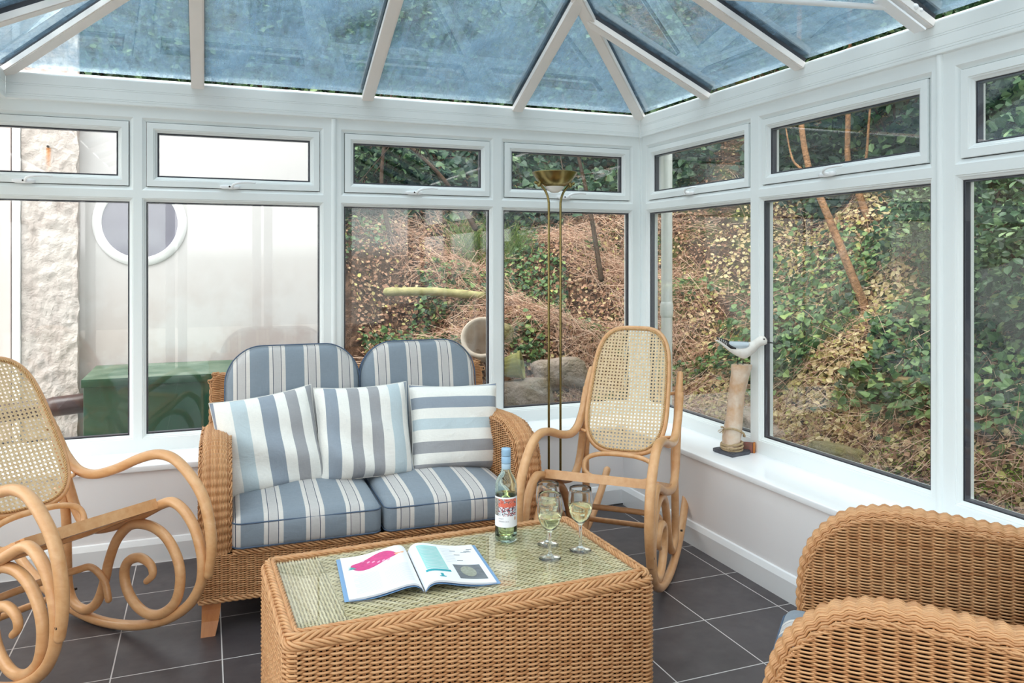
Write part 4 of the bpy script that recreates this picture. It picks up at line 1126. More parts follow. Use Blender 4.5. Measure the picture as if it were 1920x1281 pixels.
b = MB(); b.bbox(-.05, .040, -.014, .014, 0, .046, .002); b.build('block_body', M['block_dark'], wbk)
b = MB(); b.bbox(.0405, .050, -.0150, .0150, 0, .048, .002); b.build('orange_end', M['orange_wood'], wbk)

# ------------------------------------------------------------------ bottle and glasses on the table
bx, by = -1.262, -1.497
bot = thing('wine_bottle', 'pale green wine bottle with blue screw cap and picture label', 'bottle', (bx, by, ZG), math.radians(60))
RB = .0360
b = MB(); outer = [(0, .0), (.030, .0), (.0345, .003), (RB, .010), (RB, .170), (.0352, .182), (.0315, .196), (.0245, .210), (.0180, .220), (.0150, .230), (.0142, .245), (.0142, .288)]
inner = [(.0110, .288), (.0110, .245), (.0118, .232), (.0150, .220), (.0218, .208), (.0288, .194), (.0325, .181), (.0335, .168), (.0335, .014), (.028, .009), (.012, .014), (0, .016)]
b.lathe(outer + inner, 56); b.build('bottle_body', M['bottle_glass'], bot)
b = MB(); b.lathe([(0, .0162), (.012, .0142), (.028, .0092), (.0334, .0142), (.0334, .153), (.0, .153)], 48); b.build('wine', M['wine'], bot)
M['cap_blue'] = simple('pale_blue_cap', lin(150, 184, 212), .35, .5); M['cap_pale'] = simple('pale_blue_cap_skirt', lin(176, 200, 218), .35, .5)
b = MB(); b.lathe([(.0146, .232), (.0150, .233), (.0152, .250), (.0149, .251)], 40, mi=1)
b.lathe([(.0152, .251), (.0154, .252), (.0154, .273), (.0148, .274), (.0154, .275), (.0154, .295), (.0148, .2985), (0, .2990)], 40); b.build('screw_cap', [M['cap_blue'], M['cap_pale']], bot)
for zz in (.2735, .2502):
    b = MB(); b.lathe([(.0153, zz), (.0157, zz + .0005), (.0153, zz + .001)], 40); b.build('cap_ring', M['black_plastic'], bot)
M['label'] = simple('white_label', lin(240, 240, 244), .6, .3)
def lab(a0, a1, z0, z1, mat, r, name, par, wavy=False, n=40):
    a = np.linspace(a0, a1, n); b = MB(); rows = []
    for i, q in enumerate(a):
        w = .0009 * (1 if i % 2 else -1) if wavy else 0
        rows.append([(r * math.cos(q), r * math.sin(q), z0 - w), (r * math.cos(q), r * math.sin(q), z1 + w)])
    b.grid(np.array(rows), True); return b.build(name, mat, par)
# label faces the camera: local angle of camera direction
la = math.atan2(-3.909 - by, -2.171 - bx) - math.radians(60)
L0 = lab(la - 1.38, la + 1.38, .052, .148, M['label'], RB + .0003, 'label', bot, True, 60)
def pict_mat():
    m, nt, out = new_mat('label_picture'); co = coords(nt); x, y, z = sep(nt, co)
    v = N(nt, 'ShaderNodeTexVoronoi'); v.inputs['Scale'].default_value = 120.; nt.links.new(co, v.inputs['Vector'])
    top = ramp(nt, v.outputs['Distance'], [(.0, lin(196, 88, 74)), (.35, lin(222, 128, 108)), (.6, lin(120, 90, 96)), (.8, lin(220, 210, 214))], 'CONSTANT')
    low = ramp(nt, v.outputs['Distance'], [(.0, lin(50, 54, 66)), (.25, lin(228, 230, 236)), (.5, lin(70, 76, 92)), (.65, lin(206, 84, 80)), (.75, lin(220, 224, 230))], 'CONSTANT')
    f = math_(nt, 'GREATER_THAN', z, .1165); c = mixc(nt, f, low, top)
    band = math_(nt, 'MULTIPLY', math_(nt, 'GREATER_THAN', z, .117), math_(nt, 'LESS_THAN', z, .128)); c = mixc(nt, math_(nt, 'MULTIPLY', band, .85), c, lin(222, 104, 80))
    pbsdf(nt, out, c, .5); return m
M['label_pic'] = pict_mat()
lab(la - .72, la + 1.05, .088, .143, M['label_pic'], RB + .0006, 'label_picture', L0)
M['pic_left'] = simple('label_town_side', lin(96, 92, 92), .6, .3, nz=(160., lin(176, 170, 160)))
lab(la - 1.30, la - .72, .088, .143, M['pic_left'], RB + .0006, 'label_side_picture', L0)
# the two grey text lines of the label, as small raised type
M['type_grey'] = simple('grey_print', lin(128, 126, 136), .7, .2); M['type_gold'] = simple('gold_print', lin(214, 170, 140), .6, .3)
def text_curved(txt, size, r, ac, z, mat, name, par):
    cu = bpy.data.curves.new(name, 'FONT'); cu.body = txt; cu.size = size; cu.resolution_u = 2; cu.align_x = 'CENTER'
    o = bpy.data.objects.new(name + '_tmp', cu); COL.objects.link(o); dg = bpy.context.evaluated_depsgraph_get(); dg.update()
    me = bpy.data.meshes.new_from_object(o.evaluated_get(dg)); COL.objects.unlink(o); bpy.data.objects.remove(o)
    for v in me.vertices:
        x, y = v.co.x, v.co.y; a = ac + x / r; v.co = (r * math.cos(a), r * math.sin(a), z + y)
    me.materials.append(mat); q = bpy.data.objects.new(name, me); COL.objects.link(q); q.parent = par; return q
text_curved('PINOT', .0058, RB + .0009, la - .45, .0775, M['type_grey'], 'label_text', L0)
text_curved('GRIGIO 2016', .0062, RB + .0009, la - .22, .0690, M['type_grey'], 'label_text', L0)
lab(la + .80, la + .98, .074, .084, M['type_gold'], RB + .0006, 'label_seal', L0, n=8)

def wine_glass(x, y, label, level=.45):
    g = thing('wine_glass', label, 'wine glass', (x, y, ZG), 0, 'stemmed wine glasses beside the bottle')
    ow = [(0, .0), (.034, .0), (.0345, .0012), (.031, .0028), (.018, .006), (.008, .011), (.0048, .018), (.0042, .050), (.0048, .076), (.0085, .084), (.018, .091), (.028, .103), (.0355, .122), (.0385, .142), (.0378, .165), (.0352, .186), (.0342, .1955)]
    iw = [(.0335, .1960), (.0336, .1955), (.0343, .186), (.0369, .165), (.0376, .142), (.0346, .122), (.0270, .104), (.0170, .0925), (.006, .0865), (0, .0855)]
    b = MB(); b.lathe(ow + iw, 48); b.build('bowl_and_stem', M['drink_glass'], g)
    zt = .0870 + (.196 - .087) * level
    wi = [(0, .0858), (.006, .0868), (.0169, .0928), (.0269, .1043), (.0345, .1223)]
    wi = [p for p in wi if p[1] < zt] + [(float(np.interp(zt, [.0855, .0925, .104, .122, .142, .165], [.0, .017, .027, .0346, .0376, .0369])) - .0001, zt), (0, zt)]
    b = MB(); b.lathe(wi, 40); b.build('wine', M['wine'], g)
    return g
wine_glass(-1.192, -1.690, 'half full wine glass nearest the table front edge', .42)
wine_glass(-1.076, -1.664, 'half full wine glass furthest right on the table', .50)
wine_glass(-1.150, -1.580, 'wine glass at the back, mostly behind the front glass', .42)

# ------------------------------------------------------------------ open magazine
M['paper'] = simple('white_paper', lin(244, 244, 248), .35, .4); M['cover_blue'] = simple('blue_cover', lin(126, 164, 204), .3, .5)
M['page_edge'] = simple('page_edges', lin(206, 208, 216), .7, .2)
mg = thing('magazine', 'open glossy magazine lying face up on the glass table', 'magazine', (-1.600, -1.643, ZG), math.radians(-4.5))
PW, PH = .205, .305
def curl(q):   # height of the top page at fraction q from the spine, and run
    u = q / .17; return .004 + .024 * (u * math.exp(1 - u)) ** .75 * (1 - .55 * q) + .0015 * math.sin(q * 6)
def pg(side_, q, v, e=0.0):
    z = curl(q) + e
    x = side_ * PW * (q * .985 + .0) + side_ * .002
    y = (v - .5) * PH
    return np.array([x + y * 0, y, z + .003 * (1 - v) * math.sin(q * 3)])
for side_ in (-1, 1):
    qs = np.linspace(0, 1, 30); vs = np.linspace(0, 1, 8)
    b = MB(); top = np.array([[pg(side_, q, v) for v in vs] for q in qs]); b.grid(top, True, flip=side_ < 0)
    lowz = np.array([[np.array([pg(side_, q, v)[0], pg(side_, q, v)[1], max(.0012, pg(side_, q, v)[2] - .0055)]) for v in vs] for q in qs])
    b.grid(lowz, True, 1, flip=side_ > 0)
    for ed in ((top[:, 0], lowz[:, 0]), (top[:, -1], lowz[:, -1]), (top[-1], lowz[-1])): b.grid(np.stack(ed), False, 1)
    pgo = b.build('page', [M['paper'], M['page_edge']], mg)
    def decal(poly, mat, name, e=.0004):
        """poly in (q,v), mesh patch following the page"""
        poly = np.array(poly); c = poly.mean(0); b = MB()
        rows = np.array([[pg(side_, *(c + (p - c) * f), e) for f in np.linspace(0, 1, 7)] for p in poly]); b.grid(rows, True, wrapu=True); b.build(name, mat, pgo)
    def rectd(q0, q1, v0, v1, mat, name, e=.0004):
        b = MB(); n = max(2, int((q1 - q0) * 30)); b.grid(np.array([[pg(side_, q, v, e) for v in np.linspace(v0, v1, 4)] for q in np.linspace(q0, q1, n)]), True); b.build(name, mat, pgo)
    if side_ < 0:
        M['pink'] = simple('print_pink', lin(226, 62, 140), .4, nz=(60., lin(196, 58, 120))); M['pinkl'] = simple('print_pale_pink', lin(240, 170, 200), .4); M['pteal'] = simple('print_teal', lin(78, 176, 172), .4); M['porange'] = simple('print_orange', lin(240, 176, 130), .4)
        M['ptext'] = simple('print_grey', lin(222, 223, 227), .5)
        decal([(.54 + .34 * math.cos(a) * (1 - .12 * math.sin(a)), .765 + .135 * math.sin(a) - .05 * math.cos(a) + .03 * math.cos(3 * a)) for a in np.linspace(0, 2 * PI, 30)[:-1]], M['pink'], 'fruit_picture')
        for k in range(6): decal([(.34 + .07 * k + .026 * math.cos(a + .5), .685 + .005 * k * k + .022 * math.sin(a) + .012 * (k % 2)) for a in np.linspace(0, 2 * PI, 9)[:-1]], M['pinkl'], 'fruit_highlight', .0007)
        for k in range(4): decal([(.80, .66), (.93, .66 + .035 * k), (.84, .70)], M['pteal'], 'leaf_picture', .0007)
        decal([(.24, .80), (.08, .84), (.10, .79), (.22, .75)], M['porange'], 'splash_picture')
        for c0, c1 in ((.10, .46), (.52, .88)):
            for k in range(17): rectd(c0, c1 - (.06 if k % 5 == 4 else 0), .085 + k * .026, .085 + k * .026 + .011, M['ptext'], 'text_line')
    else:
        M['tealblock'] = simple('print_pale_teal', lin(150, 212, 208), .4, nz=(40., lin(170, 220, 216))); M['teald'] = simple('print_dark_teal', lin(38, 160, 172), .4)
        M['photo_grey'] = simple('print_photo_grey', lin(128, 134, 140), .35, nz=(40., lin(96, 100, 106))); M['photo_fish'] = simple('print_fish', lin(176, 178, 164), .35, nz=(120., lin(140, 142, 126)))
        rectd(.10, .42, .30, .93, M['tealblock'], 'tinted_block'); rectd(.08, .44, .235, .285, M['teald'], 'heading_bar'); rectd(.26, .30, .10, .18, M['teald'], 'heading_letter'); rectd(.235, .325, .095, .115, M['teald'], 'heading_letter')
        for k in range(14): rectd(.12, .40, .34 + k * .041, .34 + k * .041 + .008, M['ptext'], 'text_line', .0008)
        for k in range(9): rectd(.46, .62, .52 + k * .045, .52 + k * .045 + .012, M['ptext'], 'text_line')
        rectd(.52, .92, .09, .45, M['photo_grey'], 'photo')
        decal([(.70 + .11 * math.cos(a), .28 + .13 * math.sin(a)) for a in np.linspace(0, 2 * PI, 20)[:-1]], M['photo_fish'], 'photo_subject', .0007)
        for k in range(7):
            r0 = random.Random(k); cq, cv = r0.uniform(.55, .88), r0.uniform(.52, .88); rectd(cq, cq + .09, cv, cv + .012, M['photo_grey'], 'sketch')
b = MB()
for side_ in (-1, 1):
    b.grid(np.array([[np.array([pg(side_, q, v)[0] + side_ * .012 * q, pg(side_, q, v)[1] * 1.02, max(.0004, pg(side_, q, v)[2] - .0068 - .004 * math.sin(q * PI))]) for v in (0, .5, 1)] for q in np.linspace(0, 1, 20)]), True)
b.build('cover', M['cover_blue'], mg)
# ------------------------------------------------------------------ outside: house wall, pier, box, pipe
YW = 1.90
hs = thing('house_wall', 'white rendered house wall with a round window outside the left windows', 'building', (-2.2, YW, 0))
b = MB(); b.box(-4.2 + 2.2, -1.27 + 2.2, 0, .25, -.1, 2.42)
w = b.build('wall', M['render_stained'], hs)
cx, cz = -2.577 + 2.2, 1.600
b = MB(); a = np.linspace(0, 2 * PI, 49)[:-1]
P = np.array([[(cx + r * math.cos(q), d, cz + r * math.sin(q)) for r, d in ((.288, -.001), (.285, -.010), (.262, -.012), (.250, -.020), (.236, -.020), (.228, -.004))] for q in a]); b.grid(P, True, wrapu=True)
b.build('round_window_frame', M['gloss_white'], hs)
M['porthole'] = simple('dark_round_glass', lin(132, 130, 142), .08, .6, nz=(1.5, lin(112, 110, 124)))
b = MB(); b.add([(cx + .230 * math.cos(q), -.008, cz + .230 * math.sin(q)) for q in a] + [(cx + .230 * math.cos(q), -.002, cz + .230 * math.sin(q)) for q in a], [tuple(range(48)), tuple(range(48, 96))[::-1]]); b.build('round_window_glass', M['porthole'], hs)
# roughcast pier
pr_ = thing('roughcast_pier', 'rough white pebbledash pier of the house at the left', 'pier', (-3.085, YW - .10, 0))
b = MB(); nx_, nz_ = 34, 190; P = np.zeros((nx_, nz_, 3))
for i in range(nx_):
    for k in range(nz_):
        u = i / (nx_ - 1); z = -.1 + 3.3 * k / (nz_ - 1); x = -.155 + .31 * u
        d = mnoise.noise(Vector((x * 16, z * 16, 3))) * .014 + mnoise.noise(Vector((x * 45, z * 45, 1))) * .009
        if u > .92: x += mnoise.noise(Vector((z * 9, 5, 0))) * .014
        P[i, k] = (x, -d - .012, z)
b.grid(P, True); b.box(-.155, .150, .004, .097, -.1, 3.2)
b.build('pebbledash_face', M['roughcast'], pr_)
b = MB(); b.tube([(-.008, -.04, 2.065), (-.008, -.015, 2.065)], .007, 8); b.build('nail', M['dark_metal'], pr_)
M['boards'] = simple('pinkish_white_boards', lin(206, 192, 188), .6, .3, nz=(3., lin(196, 184, 181)))
bd = thing('board_cladding', 'pinkish white vertical boards of the house at the far left', 'cladding', (-3.45, YW - .12, 0))
b = MB(); b.bbox(.165, .207, -.02, .06, -.1, 3.0, .004); b.build('trim_board', M['gloss_white'], bd)
for k in range(4): b = MB(); b.bbox(.155 - .125 * (k + 1), .152 - .125 * k, 0, .05, -.1, 3.0, .004); b.build('board', M['boards'], bd)
# green box
M['green'] = simple('green_painted_metal', lin(12, 60, 42), .3, .5, nz=(5., lin(18, 72, 50))); M['green_lid'] = simple('pale_green_lid', lin(58, 88, 70), .5, .4, nz=(7., lin(104, 120, 104)))  # lid has a paler, mottled green than the body
gb = thing('storage_box', 'dark green metal storage box outside against the house wall', 'box', (-2.41, 1.52, 0), 0)
b = MB(); b.bbox(-.415, .415, -.315, .32, .02, .66, .006); b.build('body', M['green'], gb)
b = MB(); b.bbox(-.424, .424, -.325, .33, .632, .672, .006); b.build('lid', M['green_lid'], gb)
b = MB(); b.bbox(-.4245, .4245, -.3262, -.322, .625, .671, .002); b.build('lid_front', M['green'], gb)
M['pipe'] = simple('dark_brown_pipe', lin(66, 48, 48), .3, .5)
pp = thing('waste_pipe', 'thick dark brown waste pipe running to the green box', 'pipe', (-3.0, 1.36, .5))
b = MB(); b.tube([(-.5, -.02, -.035), (-.1, 0, -.008), (.19, .02, .012)], .052, 20); b.build('pipe_run', M['pipe'], pp)
b = MB(); b.tube([(.0, .003, 0), (.17, .018, .011)], .058, 20); b.build('socket', M['pipe'], pp)
# downpipe outside the corner
dpp = thing('downpipe', 'white plastic downpipe outside the room corner', 'pipe', (.47, .30, 0))
b = MB(); b.tube([(0, 0, -.1), (0, 0, 2.2)], .034, 20); b.build('pipe', M['upvc'], dpp)
b = MB(); b.tube([(0, 0, 1.02), (0, 0, 1.08)], .039, 20); b.build('pipe_clip', M['upvc'], dpp)
gut = MB(); gut.grid(np.array([[(.36 if t == 1 else XL, .36 + .055 - .055 * math.cos(a), 2.17 - .055 * math.sin(a)) for a in np.linspace(0, PI, 9)] for t in (0, 1)]), True)
tag(gut.build('gutter', M['upvc'] ), 'white roof gutter outside above the back windows', 'gutter')
gut = MB(); gut.grid(np.array([[(.36 + .055 - .055 * math.cos(a), YF if t == 0 else .46, 2.17 - .055 * math.sin(a)) for a in np.linspace(0, PI, 9)] for t in (0, 1)]), True)
tag(gut.build('gutter', M['upvc'] ), 'white roof gutter outside above the right windows', 'gutter')

# ------------------------------------------------------------------ bank behind and beside the room
def sstep(a, b_, x): t = np.clip((x - a) / (b_ - a), 0, 1); return t * t * (3 - 2 * t)
_ph = RNG.uniform(0, 6.28, 24); _fr = RNG.uniform(1.2, 7.5, (24, 2)) * RNG.choice([-1, 1], (24, 2))
def terrain(x, y):
    x = np.asarray(x, float); y = np.asarray(y, float)
    by_ = np.maximum(y - .62, 0); bx_ = np.maximum(x - .62, 0)
    by2 = by_ * np.maximum(sstep(-1.75, -1.25, x), (y > YW + .2).astype(float))
    D = np.sqrt(by2 ** 2 + bx_ ** 2)
    z = .30 + .66 * D
    n = sum(np.sin(x * f[0] + y * f[1] + p) / (1 + .5 * abs(f[0])) for f, p in zip(_fr, _ph)) * .035
    z = z + n * np.clip(D / .5 + .35, 0, 1.6)
    low = sstep(-1.55, -1.20, x)
    low = np.maximum(low, (y > YW + .2).astype(float)); z = np.where(y > .35, z * low + .02 * (1 - low), z)
    return z
M['bounce_ground'] = simple('pale_bounce_ground', lin(176, 172, 166), .8, .2)  # unseen pale ground, added to bounce light into the room
b = MB(); b.box(-9, -1.2, -14, YW, -.3, -.12); b.box(-1.2, 4, -14, -8, -.3, -.12); tag(b.build('bounce_ground', M['bounce_ground']), 'pale unseen ground added outside the left and front to bounce light in', kind='structure')
def ground_mat():
    m, nt, out = new_mat('bank_soil_and_moss'); co = coords(nt); x, y, z = sep(nt, co)
    n1 = noise_t(nt, co, 3.0, 6, .65); n2 = noise_t(nt, co, 22., 6, .7); n3 = noise_t(nt, co, 1.1, 4)
    brown = ramp(nt, n2, [(.3, lin(40, 28, 23)), (.5, lin(78, 58, 46)), (.7, lin(128, 100, 82))])
    green = ramp(nt, n2, [(.3, lin(38, 52, 22)), (.55, lin(84, 104, 44)), (.75, lin(120, 134, 70))])
    right = math_(nt, 'MULTIPLY', ramp(nt, x, [(.0, (0, 0, 0, 1)), (.9, (1, 1, 1, 1))]), .5)
    f = ramp(nt, math_(nt, 'ADD', math_(nt, 'MULTIPLY', n1, .8), math_(nt, 'MULTIPLY', right, .5)), [(.62, (0, 0, 0, 1)), (.78, (1, 1, 1, 1))])
    pbsdf(nt, out, mixc(nt, f, brown, green), .95, .1, normal=bump(nt, math_(nt, 'ADD', n2, math_(nt, 'MULTIPLY', noise_t(nt, co, 90., 5), .5)), 1.0, .04)); return m
M['bank'] = ground_mat()
gx_ = np.arange(-7.9, 9.6, .085); gy_ = np.arange(-8, 10.0, .085)
X, Y = np.meshgrid(gx_, gy_, indexing='ij'); Z = terrain(X, Y)
P = np.stack([X, Y, Z], -1); nx_, ny_ = X.shape
i = np.arange(nx_ - 1)[:, None] * ny_; j = np.arange(ny_ - 1)[None, :]
F = np.stack([i + j, i + ny_ + j, i + ny_ + j + 1, i + j + 1], -1)
cxm = (X[:-1, :-1] + X[1:, 1:]) / 2; cym = (Y[:-1, :-1] + Y[1:, 1:]) / 2
keep = ~((cxm < .44) & (cym < .44)) & ~((cxm < -1.9) & (cym < YW + .3))
b = MB(); b.add(P.reshape(-1, 3), F[keep], True); tag(b.build('bank', M['bank']), 'steep bank of earth and leaf litter rising outside the windows', kind='structure')

def leaf_mat(name, stops, rough=.6, trans=.25):
    m, nt, out = new_mat(name); geo = N(nt, 'ShaderNodeNewGeometry')
    c = ramp(nt, geo.outputs['Random Per Island'], stops)
    p = pbsdf(nt, None, c, rough, .35)
    tl = N(nt, 'ShaderNodeBsdfTranslucent'); nt.links.new(c, tl.inputs[0])
    mx = N(nt, 'ShaderNodeMixShader'); mx.inputs[0].default_value = trans; nt.links.new(p.outputs[0], mx.inputs[1]); nt.links.new(tl.outputs[0], mx.inputs[2]); nt.links.new(mx.outputs[0], out.inputs[0]); return m
M['dead'] = leaf_mat('dead_leaves', [(0, lin(92, 62, 48)), (.25, lin(156, 116, 92)), (.5, lin(188, 148, 120)), (.72, lin(116, 82, 66)), (.90, lin(216, 190, 152)), (1, lin(196, 196, 110))], .7)
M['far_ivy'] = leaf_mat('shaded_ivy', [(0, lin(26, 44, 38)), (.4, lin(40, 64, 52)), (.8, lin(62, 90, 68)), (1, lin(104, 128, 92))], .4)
M['ivy'] = leaf_mat('ivy_leaves', [(0, lin(34, 58, 40)), (.35, lin(58, 88, 54)), (.6, lin(84, 116, 70)), (.85, lin(112, 142, 88)), (1, lin(150, 170, 100))], .38)
M['bush'] = leaf_mat('bush_leaves', [(0, lin(34, 58, 42)), (.4, lin(56, 88, 60)), (.75, lin(86, 118, 82)), (1, lin(132, 158, 112))], .35)
M['tan'] = leaf_mat('pale_fallen_leaves', [(0, lin(206, 182, 132)), (.4, lin(226, 212, 168)), (.7, lin(176, 150, 104)), (1, lin(184, 186, 104))], .6)
M['straw'] = leaf_mat('dry_stalks', [(0, lin(120, 84, 66)), (.5, lin(178, 138, 114)), (1, lin(222, 194, 172))], .7, .1)
M['grass'] = leaf_mat('grass_blades', [(0, lin(72, 104, 50)), (1, lin(136, 158, 80))], .5)
M['bark'] = simple('orange_brown_bark', lin(170, 128, 92), .9, .15, nz=(26., lin(112, 82, 58)), bmp=(70., 1.0, .02))
M['bark_dark'] = simple('dark_bark', lin(78, 62, 50), .9, .15, nz=(12., lin(54, 44, 38)), bmp=(40., .8, .01))
M['mossy_stone'] = simple('mossy_stone', lin(150, 138, 112), .9, .15, nz=(8., lin(116, 112, 66)), bmp=(26., 1.0, .04))
M['pink_stone'] = simple('pinkish_stone', lin(176, 160, 152), .9, .15, nz=(7., lin(132, 120, 100)), bmp=(26., 1.0, .04))
M['urn_pale'] = simple('pale_concrete_urn', lin(206, 192, 178), .85, .2, nz=(9., lin(184, 166, 150)), bmp=(60., .3, .004))
M['urn_green'] = simple('mossy_green_urn', lin(160, 156, 98), .85, .2, nz=(9., lin(122, 124, 72)), bmp=(40., .4, .005))

LEAF = np.array([(0, 0, 0), (.38, .32, .06), (.44, .68, .05), (0, 1, -.03), (-.44, .68, .05), (-.38, .32, .06)])
IVYL = np.array([(0, 0, 0), (.52, .10, .05), (.42, .55, .06), (0, 1, -.02), (-.42, .55, .06), (-.52, .10, .05)])
LFACE = np.array([(0, 1, 2, 3), (0, 3, 4, 5)])
def leaves(b, pos, size, normal, spread=.6, aspect=.9, shape=LEAF, rg=RNG, droop=None, mi=0):
    n = len(pos); nrm = normal + rg.normal(0, spread, (n, 3)); nrm /= np.linalg.norm(nrm, axis=1, keepdims=True)
    d = rg.normal(0, 1, (n, 3)); 
    if droop is not None: d = d * .5 + droop
    d -= nrm * (d * nrm).sum(1, keepdims=True); d /= np.linalg.norm(d, axis=1, keepdims=True); s = np.cross(d, nrm)
    size = np.broadcast_to(size, n)
    V = pos[:, None] + size[:, None, None] * (shape[None, :, 0, None] * aspect * s[:, None] + shape[None, :, 1, None] * d[:, None] + shape[None, :, 2, None] * 1.6 * nrm[:, None])
    F = LFACE[None] + (np.arange(n) * 6)[:, None, None]
    b.add(V.reshape(-1, 3), F.reshape(-1, 4), False, mi)
def tnormal(x, y):
    e = .04; dx = (terrain(x + e, y) - terrain(x - e, y)) / (2 * e); dy = (terrain(x, y + e) - terrain(x, y - e)) / (2 * e)
    n = np.stack([-dx, -dy, np.ones_like(dx)], -1); return n / np.linalg.norm(n, axis=1, keepdims=True)
def back_pts(n, y0=.55, y1=4.2, rg=RNG):
    y = y0 + (y1 - y0) * rg.uniform(0, 1, n) ** 1.5; x = rg.uniform(-1.5, 1.0, n) + (y - .6) * rg.uniform(-.0, .9, n); return np.where(x < -1.2, -2.4 - x, x), y
def right_pts(n, rg=RNG):
    x = .58 + 3.4 * rg.uniform(0, 1, n) ** 1.5; y = rg.uniform(-3.1, .7, n) + (x - .6) * rg.uniform(-.3, 1.0, n); return x, y
def litter(name, label, pts, size, mat, lift=.012, spread=.7, aspect=.9, shape=LEAF):
    x, y = pts; z = terrain(x, y) + RNG.uniform(0, lift, len(x)); b = MB(); leaves(b, np.stack([x, y, z], -1), size, tnormal(x, y), spread, aspect, shape)
    o = b.build(name, mat); tag(o, label, 'leaves', kind='stuff'); return o
def clump(pts, thr, sc=1.3, seed=0.0, inv=False):
    x, y = pts; k = np.array([mnoise.noise(Vector((float(a) * sc, float(c) * sc, seed))) for a, c in zip(x, y)]); m = (k < thr) if inv else (k > thr); return x[m], y[m]
litter('leaf_litter', 'brown dead leaf litter covering the bank behind the back windows', back_pts(52000), RNG.uniform(.012, .038, 52000), M['dead'], .035, .8)
p = clump(back_pts(26000), .08, 1.9, 4.); litter('ivy', 'patches of green ivy on the bank behind the back windows', p, RNG.uniform(.018, .046, len(p[0])), M['ivy'], .09, .6, 1., IVYL)
xx, yy = right_pts(44000); p = clump((xx, yy), .30, .9, 7., True); m_ = (p[1] > -.75 + RNG.normal(0, .25, len(p[1]))) | (RNG.uniform(0, 1, len(p[1])) < .12); p = (p[0][m_], p[1][m_]); litter('fallen_leaves', 'pale tan fallen leaves on the bank beside the right windows', p, RNG.uniform(.018, .044, len(p[0])), M['tan'], .035, .6, .95)
litter('leaf_litter', 'brown dead leaf litter under the bushes on the right bank', right_pts(16000), RNG.uniform(.016, .04, 16000), M['dead'], .03, .75)
x = .75 + 3.2 * RNG.uniform(0, 1, 26000) ** 1.3; y = RNG.uniform(-3.1, .5, 26000) + (x - .6) * RNG.uniform(-.3, .7, 26000)
p = clump((x, y), -.30, 1.4, 2.); m_ = p[0] > .98 + RNG.normal(0, .06, len(p[0])); p = (p[0][m_], p[1][m_]); litter('ivy', 'dense dark green ivy mat on the bank beside the right windows', p, RNG.uniform(.026, .058, len(p[0])), M['ivy'], .14, .45, 1., IVYL)
def stalks(name, label, pts, n, mat, L=(.12, .45), upw=.35, r=.0013):
    x, y = pts; x, y = x[:n], y[:n]; n = len(x); z = terrain(x, y) + RNG.uniform(0, .08, n); nn = tnormal(x, y)
    d = RNG.normal(0, 1, (n, 3)) + nn * upw; d -= nn * (d * nn).sum(1, keepdims=True) * .75; d /= np.linalg.norm(d, axis=1, keepdims=True)
    l = RNG.uniform(*L, n); k = RNG.normal(0, .22, (n, 3)); t = np.linspace(-.5, .5, 6)
    C = np.stack([x, y, z + .015], -1)[:, None] + d[:, None] * (l[:, None] * t)[..., None] + k[:, None] * (l[:, None] * (t ** 2 - .1))[..., None]
    b = MB(); b.tubes(C, (0.1, .05, 1), np.linspace(1, .6, 6)[None] * np.full((n, 1), r), 3, False); o = b.build(name, mat); tag(o, label, 'stalks', kind='stuff'); return o
stalks('dry_stalks', 'tangled dry brown stalks over the bank behind the back windows', clump(back_pts(15000), .16, 1.5, 9., True), 15000, M['straw'], (.08, .42), .5, .0015)
stalks('dry_stalks', 'dry brown stalks scattered on the right bank', right_pts(6000), 6000, M['straw'], (.10, .34), .4, .0015)
def far_pts(n):
    y = 2.6 + 6.5 * RNG.uniform(0, 1, n) ** 1.2; x = RNG.uniform(-4.8, 2.5, n) + (y - 2.6) * RNG.uniform(-.3, .9, n); return x, y
def far_pts2(n):
    x = 2.6 + 6.0 * RNG.uniform(0, 1, n) ** 1.2; y = RNG.uniform(-4, 2.5, n) + (x - 2.6) * RNG.uniform(-.4, .9, n); return x, y
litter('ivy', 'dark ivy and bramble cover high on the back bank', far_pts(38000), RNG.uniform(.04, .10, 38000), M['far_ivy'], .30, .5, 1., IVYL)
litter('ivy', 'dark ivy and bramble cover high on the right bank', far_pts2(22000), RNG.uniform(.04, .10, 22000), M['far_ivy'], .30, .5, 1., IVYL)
# moss at the foot of the right bank
x = RNG.uniform(.60, .95, 9000); y = RNG.uniform(-3.0, -1.0, 9000); M['moss'] = leaf_mat('moss', [(0, lin(84, 112, 30)), (.6, lin(124, 152, 50)), (1, lin(160, 180, 80))], .8)
litter('moss', 'bright green moss at the foot of the right bank', (x, y), RNG.uniform(.006, .016, 9000), M['moss'], .012, .9)
# grass tufts at the top of the back bank
GX1, GX2 = -.10, .20
b = MB(); n = 620; ang = RNG.uniform(0, 6.28, n); cx_ = np.where(RNG.uniform(0, 1, n) < .45, GX1, GX2) + RNG.normal(0, .09, n); cy_ = 2.40 + RNG.normal(0, .08, n)
z = terrain(cx_, cy_); l = RNG.uniform(.10, .28, n); t = np.linspace(0, 1, 5)
C = np.stack([cx_, cy_, z], -1)[:, None] + np.stack([np.cos(ang)[:, None] * (t ** 1.6) * .18, np.sin(ang)[:, None] * t ** 1.6 * .12, l[:, None] * t], -1)
b.tubes(C, (0, 1, .1), np.linspace(1, .15, 5)[None] * .004 * np.ones((n, 1)), 3, False); tag(b.build('grass', M['grass']), 'tufts of long green grass near the top of the back bank', 'grass', kind='stuff')

